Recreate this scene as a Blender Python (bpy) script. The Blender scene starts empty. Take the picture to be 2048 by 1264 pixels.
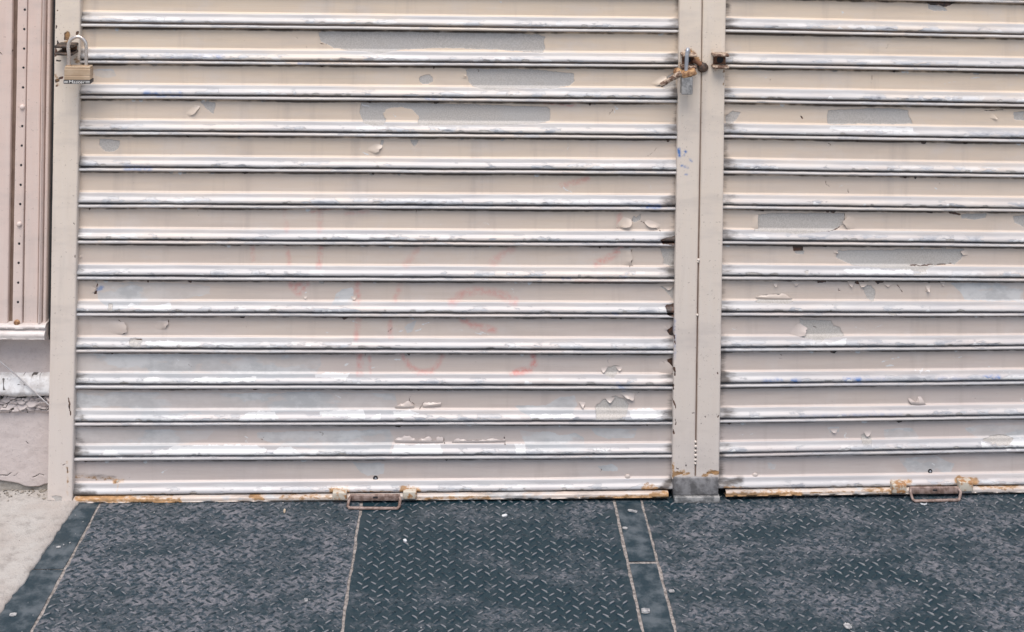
import bpy, bmesh, math, random
import numpy as np
from mathutils import Vector, Matrix

random.seed(7)
RNG = np.random.default_rng(7)
SC = bpy.context.scene
COL = SC.collection

# ------------------------------------------------------------------ camera, sky, sun, exposure
YAW, ROLL, CY, CH, CD = -0.0354, -0.0153, -355.35, 1.4426, 2.756     # level shift-lens view, metres
FPX = 2600.0
cam = bpy.data.cameras.new('camera')
camo = bpy.data.objects.new('camera', cam)
COL.objects.link(camo)
_c, _s, _cr, _sr = math.cos(YAW), math.sin(YAW), math.cos(ROLL), math.sin(ROLL)
_rt = Vector((_c, _s, 0)); _up = Vector((0, 0, 1)); _fw = Vector((-_s, _c, 0))
_R = _cr * _rt - _sr * _up
_U = _sr * _rt + _cr * _up
camo.matrix_world = Matrix(((_R.x, _U.x, -_fw.x, 0.0), (_R.y, _U.y, -_fw.y, -CD), (_R.z, _U.z, -_fw.z, CH), (0, 0, 0, 1)))
cam.lens = FPX / 2048 * 36
cam.sensor_width = 36
cam.shift_y = -(632 - CY) / 2048
cam.clip_start = 0.05
cam.clip_end = 500
SC.camera = camo

SUN_EL, SUN_AZ = 63, -16          # degrees; azimuth measured from the street side, negative to the left
world = bpy.data.worlds.new('World')
SC.world = world
world.use_nodes = True
wn = world.node_tree
sky = wn.nodes.new('ShaderNodeTexSky')
sky.sky_type = 'NISHITA'
sky.sun_disc = False
sky.sun_elevation = math.radians(SUN_EL)
sky.sun_rotation = math.radians(180 + SUN_AZ)
sky.dust_density = 2.0
wn.links.new(sky.outputs[0], wn.nodes['Background'].inputs[0])
wn.nodes['Background'].inputs[1].default_value = 0.09
sun = bpy.data.lights.new('sun', 'SUN')
sun.energy = 2.1
sun.angle = math.radians(44)
sun.color = (1.0, 0.95, 0.90)
suno = bpy.data.objects.new('sun', sun)
COL.objects.link(suno)
_e, _a = math.radians(SUN_EL), math.radians(SUN_AZ)
_dir = Vector((math.sin(_a) * math.cos(_e), -math.cos(_a) * math.cos(_e), math.sin(_e)))
suno.rotation_euler = _dir.to_track_quat('Z', 'Y').to_euler()
suno.location = _dir * 8
SC.view_settings.view_transform = 'Standard'
SC.view_settings.look = 'None'
SC.view_settings.gamma = 1.0
SC.view_settings.use_curve_mapping = False
SC.view_settings.exposure = 0.76

# ------------------------------------------------------------------ measuring: photograph readings -> wall / ground metres
def _rays(uv):
    uv = np.atleast_2d(np.array(uv, float))
    X = (uv[:, 0] - 1024) / FPX
    U = -(uv[:, 1] - CY) / FPX
    xr = _cr * X + _sr * U
    up = -_sr * X + _cr * U
    return np.array([0, -CD, CH]), np.stack([_c * xr - _s, _s * xr + _c, up], 1)

def wall(uv, y=0.0):                       # point(s) on a plane parallel to the shop front
    o, d = _rays(uv)
    q = o + ((y - o[1]) / d[:, 1])[:, None] * d
    return q if len(q) > 1 else q[0]

def floor(uv, z=0.0):                      # point(s) on the ground
    o, d = _rays(uv)
    q = o + ((z - o[2]) / d[:, 2])[:, None] * d
    return q if len(q) > 1 else q[0]

RX0 = float(wall((1450, 400))[0])          # the right shutter hangs turned by two degrees about its guide
RT = math.tan(math.radians(2.0))
def rwall(uv, y=0.0):
    o, d = _rays(uv)
    n = np.array([-RT, 1.0, 0.0])
    t = ((np.array([RX0, y, 0]) - o) @ n) / (d @ n)
    q = o + t[:, None] * d
    return q if len(q) > 1 else q[0]

# ------------------------------------------------------------------ numpy noise and distance fields
def vnoise(x, y, seed=0):
    x = np.asarray(x, float); y = np.asarray(y, float)
    xi = np.floor(x).astype(np.int64); yi = np.floor(y).astype(np.int64)
    fx = x - xi; fy = y - yi
    fx = fx * fx * (3 - 2 * fx); fy = fy * fy * (3 - 2 * fy)
    def h(a, b):
        n = (a * 374761393 + b * 668265263 + seed * 974634777) & 0x7fffffff
        n = ((n ^ (n >> 13)) * 1274126177) & 0x7fffffff
        n = n ^ (n >> 16)
        return (n & 0xffff) / 65535.0
    a = h(xi, yi); b = h(xi + 1, yi); c = h(xi, yi + 1); d = h(xi + 1, yi + 1)
    return a + (b - a) * fx + (c - a) * fy + (a - b - c + d) * fx * fy

def fbm(x, y, seed=0, octv=3):
    r = 0; a = 0.5; t = 0
    for k in range(octv):
        r = r + a * vnoise(x * 2 ** k, y * 2 ** k, seed + k * 17); t += a; a *= .5
    return r / t

def seg_dist(px, py, a, b):
    ax, ay = a; bx, by = b
    dx, dy = bx - ax, by - ay
    L = dx * dx + dy * dy + 1e-18
    t = np.clip(((px - ax) * dx + (py - ay) * dy) / L, 0, 1)
    return np.hypot(px - ax - t * dx, py - ay - t * dy)

def poly_sdf(px, py, P):
    d = np.full(px.shape, 1e9); ins = np.zeros(px.shape, bool)
    n = len(P)
    for i in range(n):
        a = P[i]; b = P[(i + 1) % n]
        d = np.minimum(d, seg_dist(px, py, a, b))
        c = ((a[1] > py) != (b[1] > py))
        if a[1] != b[1]:
            ins ^= c & (px < (b[0] - a[0]) * (py - a[1]) / (b[1] - a[1]) + a[0])
    return np.where(ins, d, -d)

def line_dist(px, py, P):
    d = np.full(px.shape, 1e9)
    for a, b in zip(P[:-1], P[1:]):
        d = np.minimum(d, seg_dist(px, py, a, b))
    return d

# ------------------------------------------------------------------ objects
def tag(o, label=None, cat=None, group=None, kind=None):
    if label: o['label'] = label
    if cat: o['category'] = cat
    if group: o['group'] = group
    if kind: o['kind'] = kind
    return o

def thing(name, label, cat, loc=(0, 0, 0), group=None):
    o = bpy.data.objects.new(name, None)
    COL.objects.link(o)
    o.location = loc
    o.empty_display_size = 0.1
    o.rotation_euler = (0, 0, 0)
    return tag(o, label, cat, group)

def origin(o):
    v = Vector((0, 0, 0))
    while o is not None:
        v += o.location; o = o.parent
    return v

def link(name, me, mat, parent=None, loc=None):
    """me is in world metres; the object's own origin goes to loc (or the parent's)."""
    o = bpy.data.objects.new(name, me)
    COL.objects.link(o)
    base = Vector(loc) if loc is not None else (origin(parent) if parent else Vector((0, 0, 0)))
    me.transform(Matrix.Translation(-base))
    o.location = base - (origin(parent) if parent else Vector((0, 0, 0)))
    if parent: o.parent = parent
    if mat is not None and not me.materials: me.materials.append(mat)
    return o

def smooth(me, on=True):
    me.polygons.foreach_set('use_smooth', np.full(len(me.polygons), on))

def grid_mesh(name, V, nr, nc, attrs=None, flip=False):
    """V: (nr*nc,3) row-major vertices."""
    idx = np.arange(nr * nc).reshape(nr, nc)
    a = idx[:-1, :-1].ravel(); b = idx[:-1, 1:].ravel(); c = idx[1:, 1:].ravel(); d = idx[1:, :-1].ravel()
    F = np.stack([a, d, c, b] if not flip else [a, b, c, d], 1)
    me = bpy.data.meshes.new(name)
    me.vertices.add(len(V)); me.vertices.foreach_set('co', np.ascontiguousarray(V, dtype=np.float32).ravel())
    n = len(F)
    me.loops.add(n * 4); me.loops.foreach_set('vertex_index', F.astype(np.int32).ravel())
    me.polygons.add(n); me.polygons.foreach_set('loop_start', np.arange(0, n * 4, 4, dtype=np.int32))
    me.update(calc_edges=True)
    for k, v in (attrs or {}).items():
        if k in ('bare', 'pale', 'chip', 'white'): v = np.asarray(v) + 8.0
        at = me.attributes.new(k, 'FLOAT', 'POINT')
        at.data.foreach_set('value', np.ascontiguousarray(v, dtype=np.float32).ravel())
    smooth(me)
    return me

def from_bm(bm, name='mesh', sm=True):
    me = bpy.data.meshes.new(name)
    bm.normal_update()
    bm.to_mesh(me); bm.free()
    if sm: smooth(me)
    return me

def add_box(bm, lo, hi, bev=0.0, seg=2, rot=None, piv=None):
    lo = Vector(lo); hi = Vector(hi)
    c = (lo + hi) / 2; s = hi - lo
    r = bmesh.ops.create_cube(bm, size=1.0)
    vs = r['verts']
    bmesh.ops.scale(bm, vec=s, verts=vs)
    if bev > 0:
        es = list({e for v in vs for e in v.link_edges})
        q = bmesh.ops.bevel(bm, geom=es + vs, offset=bev, segments=seg, affect='EDGES', profile=.5)
        vs = list({v for f in q['faces'] for v in f.verts} | {v for v in vs if v.is_valid})
    if rot is not None:
        bmesh.ops.rotate(bm, cent=(0, 0, 0) if piv is None else Vector(piv) - c, matrix=rot, verts=vs)
    bmesh.ops.translate(bm, vec=c, verts=vs)
    return vs

def box(name, lo, hi, mat, parent=None, bev=0.0, seg=2, rot=None, loc=None):
    bm = bmesh.new()
    add_box(bm, lo, hi, bev, seg, rot)
    me = from_bm(bm, name, bev > 0)
    if bev > 0: me.set_sharp_from_angle(angle=math.radians(50))
    return link(name, me, mat, parent, loc)

def add_tube(bm, pts, rad, n=10, cap=True):
    pts = [Vector(p) for p in pts]
    if not hasattr(rad, '__len__'): rad = [rad] * len(pts)
    rings = []
    t0 = (pts[1] - pts[0]).normalized()
    u = t0.orthogonal().normalized()
    for i, p in enumerate(pts):
        if i == 0: t = t0
        elif i == len(pts) - 1: t = (pts[-1] - pts[-2]).normalized()
        else: t = ((pts[i] - pts[i - 1]).normalized() + (pts[i + 1] - pts[i]).normalized()).normalized()
        u = (u - t * u.dot(t)).normalized()
        w = t.cross(u)
        rings.append([bm.verts.new(p + rad[i] * (math.cos(6.28318 * k / n) * u + math.sin(6.28318 * k / n) * w)) for k in range(n)])
    for a, b in zip(rings[:-1], rings[1:]):
        for k in range(n):
            bm.faces.new((a[k], a[(k + 1) % n], b[(k + 1) % n], b[k]))
    if cap:
        bm.faces.new(list(reversed(rings[0]))); bm.faces.new(rings[-1])

def spline(pts, k=5):
    P = [Vector(p) for p in pts]; P = [P[0]] + P + [P[-1]]; out = []
    for i in range(1, len(P) - 2):
        for j in range(k):
            t = j / k; a, b, c, d = P[i - 1], P[i], P[i + 1], P[i + 2]
            out.append(.5 * (2 * b + (c - a) * t + (2 * a - 5 * b + 4 * c - d) * t * t + (3 * b - a - 3 * c + d) * t ** 3))
    return out + [P[-2]]

def tube(name, pts, rad, mat, parent=None, n=12, loc=None):
    bm = bmesh.new(); add_tube(bm, pts, rad, n)
    me = from_bm(bm, name); me.set_sharp_from_angle(angle=math.radians(50))
    return link(name, me, mat, parent, loc)

def dome(name, c, r, h, mat, parent=None, n=12, axis=(0, -1, 0)):
    """A screw or bolt head: a flattened half ball."""
    prof = [(r, 0), (r * .97, h * .35), (r * .78, h * .75), (r * .4, h * .97)]
    z = Vector(axis); u = z.orthogonal().normalized(); w = z.cross(u)
    bm = bmesh.new(); rings = []
    for rr, hh in prof:
        rings.append([bm.verts.new(Vector(c) + z * hh + rr * (math.cos(6.28318 * k / n) * u + math.sin(6.28318 * k / n) * w)) for k in range(n)])
    for a, b in zip(rings[:-1], rings[1:]):
        for k in range(n): bm.faces.new((a[k], a[(k + 1) % n], b[(k + 1) % n], b[k]))
    bm.faces.new(rings[-1])
    me = from_bm(bm, name)
    at = me.attributes.new('tone', 'FLOAT', 'POINT'); at.data.foreach_set('value', np.full(len(me.vertices), .75, dtype=np.float32))
    return link(name, me, mat, parent, c)

# ------------------------------------------------------------------ node helper
class NT:
    def __init__(self, name):
        self.m = bpy.data.materials.new(name); self.m.use_nodes = True
        self.t = self.m.node_tree; self.b = self.t.nodes['Principled BSDF']
        self.pos = self.t.nodes.new('ShaderNodeNewGeometry').outputs['Position']
    def put(self, sock, v):
        if v is None: return
        if isinstance(v, (int, float)): sock.default_value = v
        elif isinstance(v, (tuple, list)):
            sock.default_value = tuple(v) + ((1.0,) if len(v) == 3 and len(sock.default_value) == 4 else ())
        else: self.t.links.new(v, sock)
    def math(self, op, a, b=None, c=None, clamp=False):
        n = self.t.nodes.new('ShaderNodeMath'); n.operation = op; n.use_clamp = clamp
        for s, v in zip(n.inputs, (a, b, c)): self.put(s, v)
        return n.outputs[0]
    def mul(self, a, b): return self.math('MULTIPLY', a, b)
    def add(self, a, b): return self.math('ADD', a, b)
    def sub(self, a, b): return self.math('SUBTRACT', a, b)
    def mx(self, a, b): return self.math('MAXIMUM', a, b)
    def step(self, v, lo, hi, a=0.0, b=1.0, sm=True):
        n = self.t.nodes.new('ShaderNodeMapRange'); n.interpolation_type = 'SMOOTHSTEP' if sm else 'LINEAR'
        for i, q in enumerate((v, lo, hi, a, b)): self.put(n.inputs[i], q)
        return n.outputs[0]
    def mix(self, f, a, b):
        n = self.t.nodes.new('ShaderNodeMix'); n.data_type = 'RGBA'
        self.put(n.inputs[0], f); self.put(n.inputs[6], a); self.put(n.inputs[7], b)
        return n.outputs[2]
    def noise(self, scale, stretch=(1, 1, 1), detail=3, rough=.55, off=(0, 0, 0), vec=None):
        mp = self.t.nodes.new('ShaderNodeMapping'); self.put(mp.inputs[0], vec or self.pos)
        mp.inputs[3].default_value = stretch; mp.inputs[1].default_value = off
        n = self.t.nodes.new('ShaderNodeTexNoise'); n.inputs['Scale'].default_value = scale
        n.inputs['Detail'].default_value = detail; n.inputs['Roughness'].default_value = rough
        self.t.links.new(mp.outputs[0], n.inputs[0])
        return n.outputs['Fac']
    def voro(self, scale, stretch=(1, 1, 1), feature='DISTANCE_TO_EDGE', off=(0, 0, 0)):
        mp = self.t.nodes.new('ShaderNodeMapping'); self.put(mp.inputs[0], self.pos)
        mp.inputs[3].default_value = stretch; mp.inputs[1].default_value = off
        n = self.t.nodes.new('ShaderNodeTexVoronoi'); n.feature = feature; n.inputs['Scale'].default_value = scale
        self.t.links.new(mp.outputs[0], n.inputs[0])
        return n.outputs['Distance']
    def sdf(self, name): return self.sub(self.attr(name), 8.0)
    def attr(self, name, kind='GEOMETRY'):
        n = self.t.nodes.new('ShaderNodeAttribute'); n.attribute_type = kind; n.attribute_name = name
        return n.outputs['Fac']
    def bump(self, h, dist=.001, strength=1.0, normal=None):
        n = self.t.nodes.new('ShaderNodeBump'); n.inputs['Strength'].default_value = strength
        n.inputs['Distance'].default_value = dist
        self.put(n.inputs['Height'], h); self.put(n.inputs['Normal'], normal)
        return n.outputs[0]
    def out(self, col, rough=.5, metal=0.0, normal=None, spec=.5, coat=None):
        self.put(self.b.inputs['Base Color'], col); self.put(self.b.inputs['Roughness'], rough)
        self.put(self.b.inputs['Metallic'], metal); self.put(self.b.inputs['Normal'], normal)
        self.put(self.b.inputs['Specular IOR Level'], spec)
        if coat is not None: self.put(self.b.inputs['Coat Weight'], coat)
        return self.m

# ------------------------------------------------------------------ materials
RUST_D = (0.085, 0.030, 0.014); RUST_L = (0.42, 0.19, 0.065)
PAINT_A = (0.66, 0.535, 0.41); PAINT_B = (0.525, 0.45, 0.415)

def paint_material(name, slat=True, a=PAINT_A, b=PAINT_B, rough=.29, st=(.12, 1, 1.6), st2=(.05, 1, 2)):
    k = NT(name)
    tone = k.attr('tone')
    n1 = k.noise(3.0, (1, 1, 2.5), 3)
    n2 = k.noise(60, st, 3, .6)
    n3 = k.noise(220, st2, 2)
    base = k.mix(k.step(k.add(tone, k.mul(k.sub(n1, .5), .8)), 0, 1, sm=False), a, b)
    base = k.mix(k.mul(k.step(n2, .35, .75), .16), base, (0.66, 0.61, 0.56))
    base = k.mix(k.mul(k.step(k.noise(9, (.6, 1, 2), 4, .65, off=(3, 1, 7)), .47, .72), .22 if slat else .34), base, (0.40, 0.355, 0.33))
    if not slat:
        base = k.mix(k.mul(k.step(k.noise(4, (9, 1, .7), 4, .6, off=(1, 1, 2)), .52, .75), .28), base, (0.36, 0.31, 0.275))
        base = k.mix(k.mul(k.step(k.noise(170, (1, 1, 1), 3, .7, off=(3, 3, 1)), .64, .70), .55), base, (0.24, 0.19, 0.16))
    if slat:
        base = k.mix(k.mul(k.step(k.noise(5, (5, 1, .45), 4, .65, off=(2, 1, 4)), .52, .76), .30), base, (0.36, 0.30, 0.265))
        base = k.mix(k.mul(k.step(k.noise(7, (1.2, 1, 1.6), 5, .7, off=(12, 1, 4)), .50, .70), .30), base, (0.60, 0.55, 0.52))
        rw = k.mul(k.attr('roll'), k.step(k.noise(8, (.35, 1, 2.2), 4, .6, off=(2, 7, 7)), .28, .58, .35, .95))
        base = k.mix(rw, base, k.mix(k.step(n2, .35, .7), (0.40, 0.395, 0.405), (0.49, 0.485, 0.485)))
    # thin red and blue spray ghosts under the top coat
    nz = k.noise(90, (1, 1, 1), 3, .7)
    base = k.mix(k.mul(k.mul(k.attr('red'), .88), k.step(nz, .36, .62, .2, 1.0)), base, (0.60, 0.20, 0.17))
    base = k.mix(k.mul(k.attr('blue'), k.step(nz, .4, .6, .2, 1.0)), base, (0.06, 0.16, 0.40))
    # worn pale under-coat
    pm = k.step(k.add(k.sdf('pale'), k.mul(k.sub(k.noise(45, (.7, 1, 1), 4, .65, off=(1, 4, 2)), .5), 9.0)), 0.25, 1.3)
    pcol = k.mix(k.step(k.noise(28, (.6, 1, 1), 4, .7, off=(9, 0, 0)), .38, .62), (0.42, 0.425, 0.425), (0.56, 0.56, 0.555))
    cell = k.voro(16, (.45, 1, .9), 'F1', (4, 2, 1))
    pcol = k.mix(k.mul(k.step(cell, .35, .6), .35), pcol, (0.50, 0.46, 0.44))
    if slat: pcol = k.mix(k.mul(k.attr('roll'), .8), pcol, (0.385, 0.395, 0.405))
    base = k.mix(k.mul(pm, k.step(k.noise(13, (.55, 1, 1.3), 4, .6, off=(8, 1, 3)), .46, .51, .42, .88)), base, pcol)
    # bare primer where the paint has come away
    bs = k.add(k.sdf('bare'), k.mul(k.sub(k.noise(150, (1, 1, 1), 4, .65, off=(0, 2, 5)), .5), 3.0))
    bm_ = k.step(bs, .15, .55)
    gr = k.mix(k.step(k.noise(420, (1, 1, 1), 2), .35, .65), (0.39, 0.358, 0.325), (0.485, 0.45, 0.415))
    gr = k.mix(k.mul(k.step(k.noise(14, (.7, 1, 1), 3, off=(2, 8, 1)), .42, .7), .4), gr, (0.43, 0.42, 0.41))
    base = k.mix(bm_, base, gr)
    chips = None
    if slat:
        rd = k.attr('ridge')
        ch = k.noise(36, (.5, .5, 1.7), 5, .62, off=(5, 5, 1))
        area = k.step(k.noise(5.5, (1, 1, 2.2), 2, off=(7, 3, 0)), .36, .66, -.03, .085)
        cs = k.mul(k.step(k.add(ch, area), .588, .605), rd)
        chips = cs
        base = k.mix(cs, base, k.mix(k.step(ch, .56, .70), (0.42, 0.42, 0.43), (0.26, 0.265, 0.285)))
        wh = k.mul(k.step(k.add(k.noise(26, (.45, 1, 1.5), 4, .6, off=(1, 9, 4)), area), .64, .665), rd)
        base = k.mix(k.mul(wh, .6), base, (0.62, 0.61, 0.60))
        wa = k.step(k.add(k.sdf('white'), k.mul(k.sub(k.noise(75, (.8, 1, 1), 5, .7, off=(6, 2, 5)), .5), 11.0)), .0, .5)
        base = k.mix(wa, base, (0.62, 0.61, 0.60))
    # knocks and rust
    dk = k.step(k.add(k.sdf('chip'), k.mul(k.sub(nz, .5), 2.2)), -.15, .25)
    base = k.mix(dk, base, k.mix(k.step(nz, .4, .6), (0.028, 0.022, 0.020), (0.11, 0.05, 0.03)))
    rs = k.attr('rust')
    rn = k.noise(110, (.6, 1, 1), 4, .7, off=(3, 3, 3))
    rm = k.step(k.add(rs, k.mul(k.sub(rn, .5), 2.4)), .46, .85)
    base = k.mix(k.mul(rm, .9), base, k.mix(k.step(rn, .42, .62), RUST_L, RUST_D))
    halo = k.mul(k.step(k.add(rs, k.mul(k.sub(rn, .5), 1.4)), .25, .8), k.mul(k.step(rs, 0, .15), .45))
    base = k.mix(halo, base, (0.55, 0.33, 0.14))
    gm = k.step(k.add(k.attr('grime_shade'), k.mul(k.sub(k.noise(75, (.35, 1, 1.5), 4, .7, off=(4, 1, 1)), .5), 1.0)), .25, .85)  # grime, plus shade painted under the beads and at the slat ends
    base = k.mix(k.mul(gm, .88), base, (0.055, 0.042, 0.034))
    h = k.mul(bm_, -1.0)
    h = k.add(h, k.mul(dk, -1.0))
    if chips is not None: h = k.add(h, k.mul(chips, -.8))
    h = k.add(h, k.mul(n2, .35)); h = k.add(h, k.mul(n3, .18))
    nrm = k.bump(h, .0011, .9)
    ro = k.add(rough, k.mul(bm_, .22)); ro = k.add(ro, k.mul(k.step(n2, .3, .7), .14)); ro = k.add(ro, k.mul(rm, .35)); ro = k.add(ro, k.mul(gm, .3))
    ro = k.add(ro, k.mul(k.sub(n1, .5), .12))
    return k.out(base, ro, 0.0, nrm, .5)

def simple(name, c1, c2, scale=40, rough=.5, metal=0.0, bumpd=.0005, stretch=(1, 1, 1), spec=.5, detail=4, lo=.38, hi=.62):
    k = NT(name)
    n = k.noise(scale, stretch, detail, .65)
    n2 = k.noise(scale * 5, stretch, 2)
    return k.out(k.mix(k.step(n, lo, hi), c1, c2), k.add(rough, k.mul(k.sub(n2, .5), .2)), metal,
                 k.bump(k.add(n, k.mul(n2, .3)), bumpd, .7), spec)

def plate_material(name):
    k = NT(name)
    lug = k.attr('lug')
    dust = k.attr('dust', 'OBJECT')
    n1 = k.noise(6.5, (.8, 1.5, 1), 5, .66)
    n2 = k.noise(42, (1, 1, 1), 4, .7, off=(2, 2, 2))
    n3 = k.noise(150, (1, 1, 1), 3, .7)
    dm = k.add(k.mul(n1, 1.6), k.add(k.mul(n2, .30), k.mul(n3, .18)))
    dm = k.step(k.add(dm, dust), .86, 1.30)
    fine = k.add(k.mul(k.sub(n2, .5), 1.6), k.mul(k.sub(n3, .5), 1.0))
    lm = k.step(lug, .10, .55)
    lt = k.step(lug, .55, .95)
    dm = k.math('MULTIPLY', dm, k.step(k.noise(75, (.6, 1, 1), 3, .7, off=(3, 8, 2)), .34, .52, .35, 1.0))
    base = k.mix(dm, k.mix(n2, (0.004, 0.017, 0.025), (0.015, 0.038, 0.050)), k.mix(k.step(k.add(n3, k.mul(k.sub(n2, .5), .9)), .32, .68), (0.022, 0.042, 0.058), (0.178, 0.174, 0.190)))
    edge = k.mix(dm, (0.005, 0.015, 0.022), (0.006, 0.015, 0.021))
    wv = k.attr('wear')
    top = k.mix(k.step(k.add(k.add(k.mul(dm, .8), k.mul(wv, .75)), k.mul(fine, .9)), .30, .80), (0.175, 0.18, 0.195), (0.010, 0.024, 0.033))  # worn lug tops, with pale glints painted into the colour
    col = k.mix(lm, base, k.mix(lt, edge, top))
    h = k.add(k.mul(n2, .4), k.mul(n3, .4))
    return k.out(col, k.add(.40, k.mul(dm, .3)), 0.0, k.bump(h, .0005, .6), .5)

def concrete_material(name, c1, c2, c3, bumpd=.0015):
    k = NT(name)
    n1 = k.noise(4, (1, 1, 1), 5, .6); n2 = k.noise(40, (1, 1, 1), 5, .7); n3 = k.noise(300, (1, 1, 1), 2)
    col = k.mix(k.step(n1, .35, .65), c1, c2)
    col = k.mix(k.mul(k.step(n2, .48, .72), .55), col, c3)
    col = k.mix(k.mul(k.step(n3, .58, .75), .35), col, (c3[0] * .6, c3[1] * .6, c3[2] * .6))
    col = k.mix(k.step(k.sdf('chip'), .2, .6), col, (0.05, 0.045, 0.04))
    col = k.mix(k.step(k.add(k.sdf('bare'), k.mul(k.sub(n2, .5), 3)), .2, .8), col, k.mix(n3, (0.20, 0.18, 0.16), (0.36, 0.33, 0.29)))
    return k.out(col, .8, 0.0, k.bump(k.add(k.add(n1, n2), k.mul(n3, .5)), bumpd, .8), .3)

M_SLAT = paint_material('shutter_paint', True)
M_POST = paint_material('post_paint', False, (0.68, 0.58, 0.475), (0.62, 0.545, 0.49), .4, (1.6, 1, .12), (2, 1, .05))
M_PANEL = paint_material('panel_paint', False, (0.64, 0.49, 0.42), (0.60, 0.50, 0.455), .5, (1.6, 1, .12), (2, 1, .05))
M_WALL = paint_material('wall_paint', False, (0.50, 0.43, 0.40), (0.50, 0.44, 0.42), .6)
M_WHITE = simple('white_gloss_paint', (0.62, 0.57, 0.54), (0.50, 0.44, 0.41), 40, .4, 0, .0025, (.4, 1, 1.8), detail=6)
M_BROWN = simple('brown_undercoat', (0.16, 0.105, 0.08), (0.21, 0.145, 0.11), 30, .6)
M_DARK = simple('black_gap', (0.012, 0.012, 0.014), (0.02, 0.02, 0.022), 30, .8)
M_RUST = simple('rusty_iron', RUST_D, (0.20, 0.09, 0.045), 120, .75, 0, .001)
M_SOOT = simple('blackened_iron', (0.020, 0.016, 0.014), (0.10, 0.06, 0.04), 110, .6, 0, .0008)
M_RUSTL = simple('orange_rust_iron', (0.16, 0.07, 0.03), (0.46, 0.27, 0.13), 130, .7, 0, .001)
M_RUSTP = simple('rust_and_old_paint', (0.10, 0.05, 0.03), (0.42, 0.32, 0.24), 110, .65, 0, .001, lo=.42, hi=.58)
M_STEEL = simple('worn_steel', (0.36, 0.38, 0.42), (0.52, 0.54, 0.58), 40, .4, .6, .00005)
M_SHACKLE = simple('brushed_shackle_steel', (0.55, 0.48, 0.43), (0.66, 0.60, 0.55), 30, .3, .75, .00003)
M_BRASS = simple('dull_brass', (0.47, 0.335, 0.22), (0.56, 0.42, 0.29), 22, .42, .4, .00008, (1, 1, 3))
M_BLACK = simple('black_bumper', (0.015, 0.014, 0.016), (0.03, 0.028, 0.03), 60, .45)
M_PRINT = simple('white_print', (0.78, 0.76, 0.72), (0.70, 0.68, 0.64), 200, .5)
M_GREYM = simple('scuffed_grey_metal', (0.15, 0.15, 0.15), (0.36, 0.35, 0.34), 70, .5, .2, .0008)
M_BASE = simple('grey_base_block', (0.10, 0.095, 0.095), (0.24, 0.23, 0.23), 38, .6, 0, .0015, detail=6)
M_PLATE = plate_material('tread_plate_steel')
M_FRAME = simple('dark_frame_steel', (0.010, 0.028, 0.040), (0.085, 0.105, 0.12), 26, .42, 0, .0012, detail=7, lo=.40, hi=.66)
M_SAND = simple('sandy_dirt', (0.15, 0.135, 0.125), (0.33, 0.295, 0.275), 130, .95, 0, .002, detail=6)
M_CONC = concrete_material('pale_concrete', (0.36, 0.315, 0.285), (0.43, 0.41, 0.385), (0.20, 0.18, 0.165), .003)
M_MASON = concrete_material('painted_masonry', (0.49, 0.42, 0.395), (0.54, 0.475, 0.45), (0.43, 0.365, 0.345), .001)
M_GROUND = concrete_material('street_ground', (0.20, 0.20, 0.20), (0.25, 0.25, 0.25), (0.15, 0.15, 0.15))
M_WIRE = simple('grey_wire', (0.33, 0.31, 0.31), (0.42, 0.40, 0.40), 60, .5)
M_CHIP = simple('pale_litter', (0.55, 0.56, 0.58), (0.74, 0.74, 0.74), 200, .7)
M_DULL = simple('dull_litter', (0.20, 0.20, 0.21), (0.42, 0.41, 0.40), 160, .8)
M_GRIT = simple('brown_grit', (0.15, 0.13, 0.105), (0.34, 0.30, 0.26), 60, .9)
M_TAN = simple('tan_litter', (0.42, 0.33, 0.24), (0.52, 0.43, 0.33), 200, .8)

# ------------------------------------------------------------------ wear: shapes read off the photograph, baked on the surfaces they belong to
SDF = ('bare', 'pale', 'chip', 'white')
def wear(X, Z, marks, jag=.0016, seed=0):
    """marks: (kind, polygon in (x, z) metres) or (kind, line, width, strength) -> attributes"""
    jx = X + jag * 2 * (fbm(X * 95, Z * 95, seed + 3) - .5) + jag * 1.2 * (fbm(X * 260, Z * 260, seed + 33) - .5) + jag * 2 * (fbm(X * 30, Z * 30, seed + 9) - .5)
    jz = Z + jag * 2 * (fbm(X * 95, Z * 95, seed + 5) - .5) + jag * 1.2 * (fbm(X * 260, Z * 260, seed + 35) - .5)
    A = {}
    for mk in marks:
        kind, P = mk[0], np.asarray(mk[1])
        pad = .012 if kind in SDF else mk[2] * 1.2 + .002
        m = (X > P[:, 0].min() - pad) & (X < P[:, 0].max() + pad) & (Z > P[:, 1].min() - pad) & (Z < P[:, 1].max() + pad)
        if not m.any(): continue
        if kind not in A: A[kind] = np.full(X.shape, -8.0 if kind in SDF else 0.0)
        if kind in SDF:
            d = (line_dist(jx[m], jz[m], P) * -1 + mk[2]) if len(mk) > 2 else poly_sdf(jx[m], jz[m], P)
            A[kind][m] = np.maximum(A[kind][m], np.clip(d * 1000, -8, 8))
        else:
            d = line_dist(jx[m], jz[m], P)
            v = mk[3] * np.clip(1.25 - d / (mk[2] * (.72 if kind == 'red' else 1)), 0, 1)
            A[kind][m] = np.maximum(A[kind][m], v)
    return A

def to_plane(marks, fn, y):
    out = []
    for mk in marks:
        q = fn(mk[1], y)
        out.append((mk[0], q[:, [0, 2]]) + tuple(mk[2:]))
    return out

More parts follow.
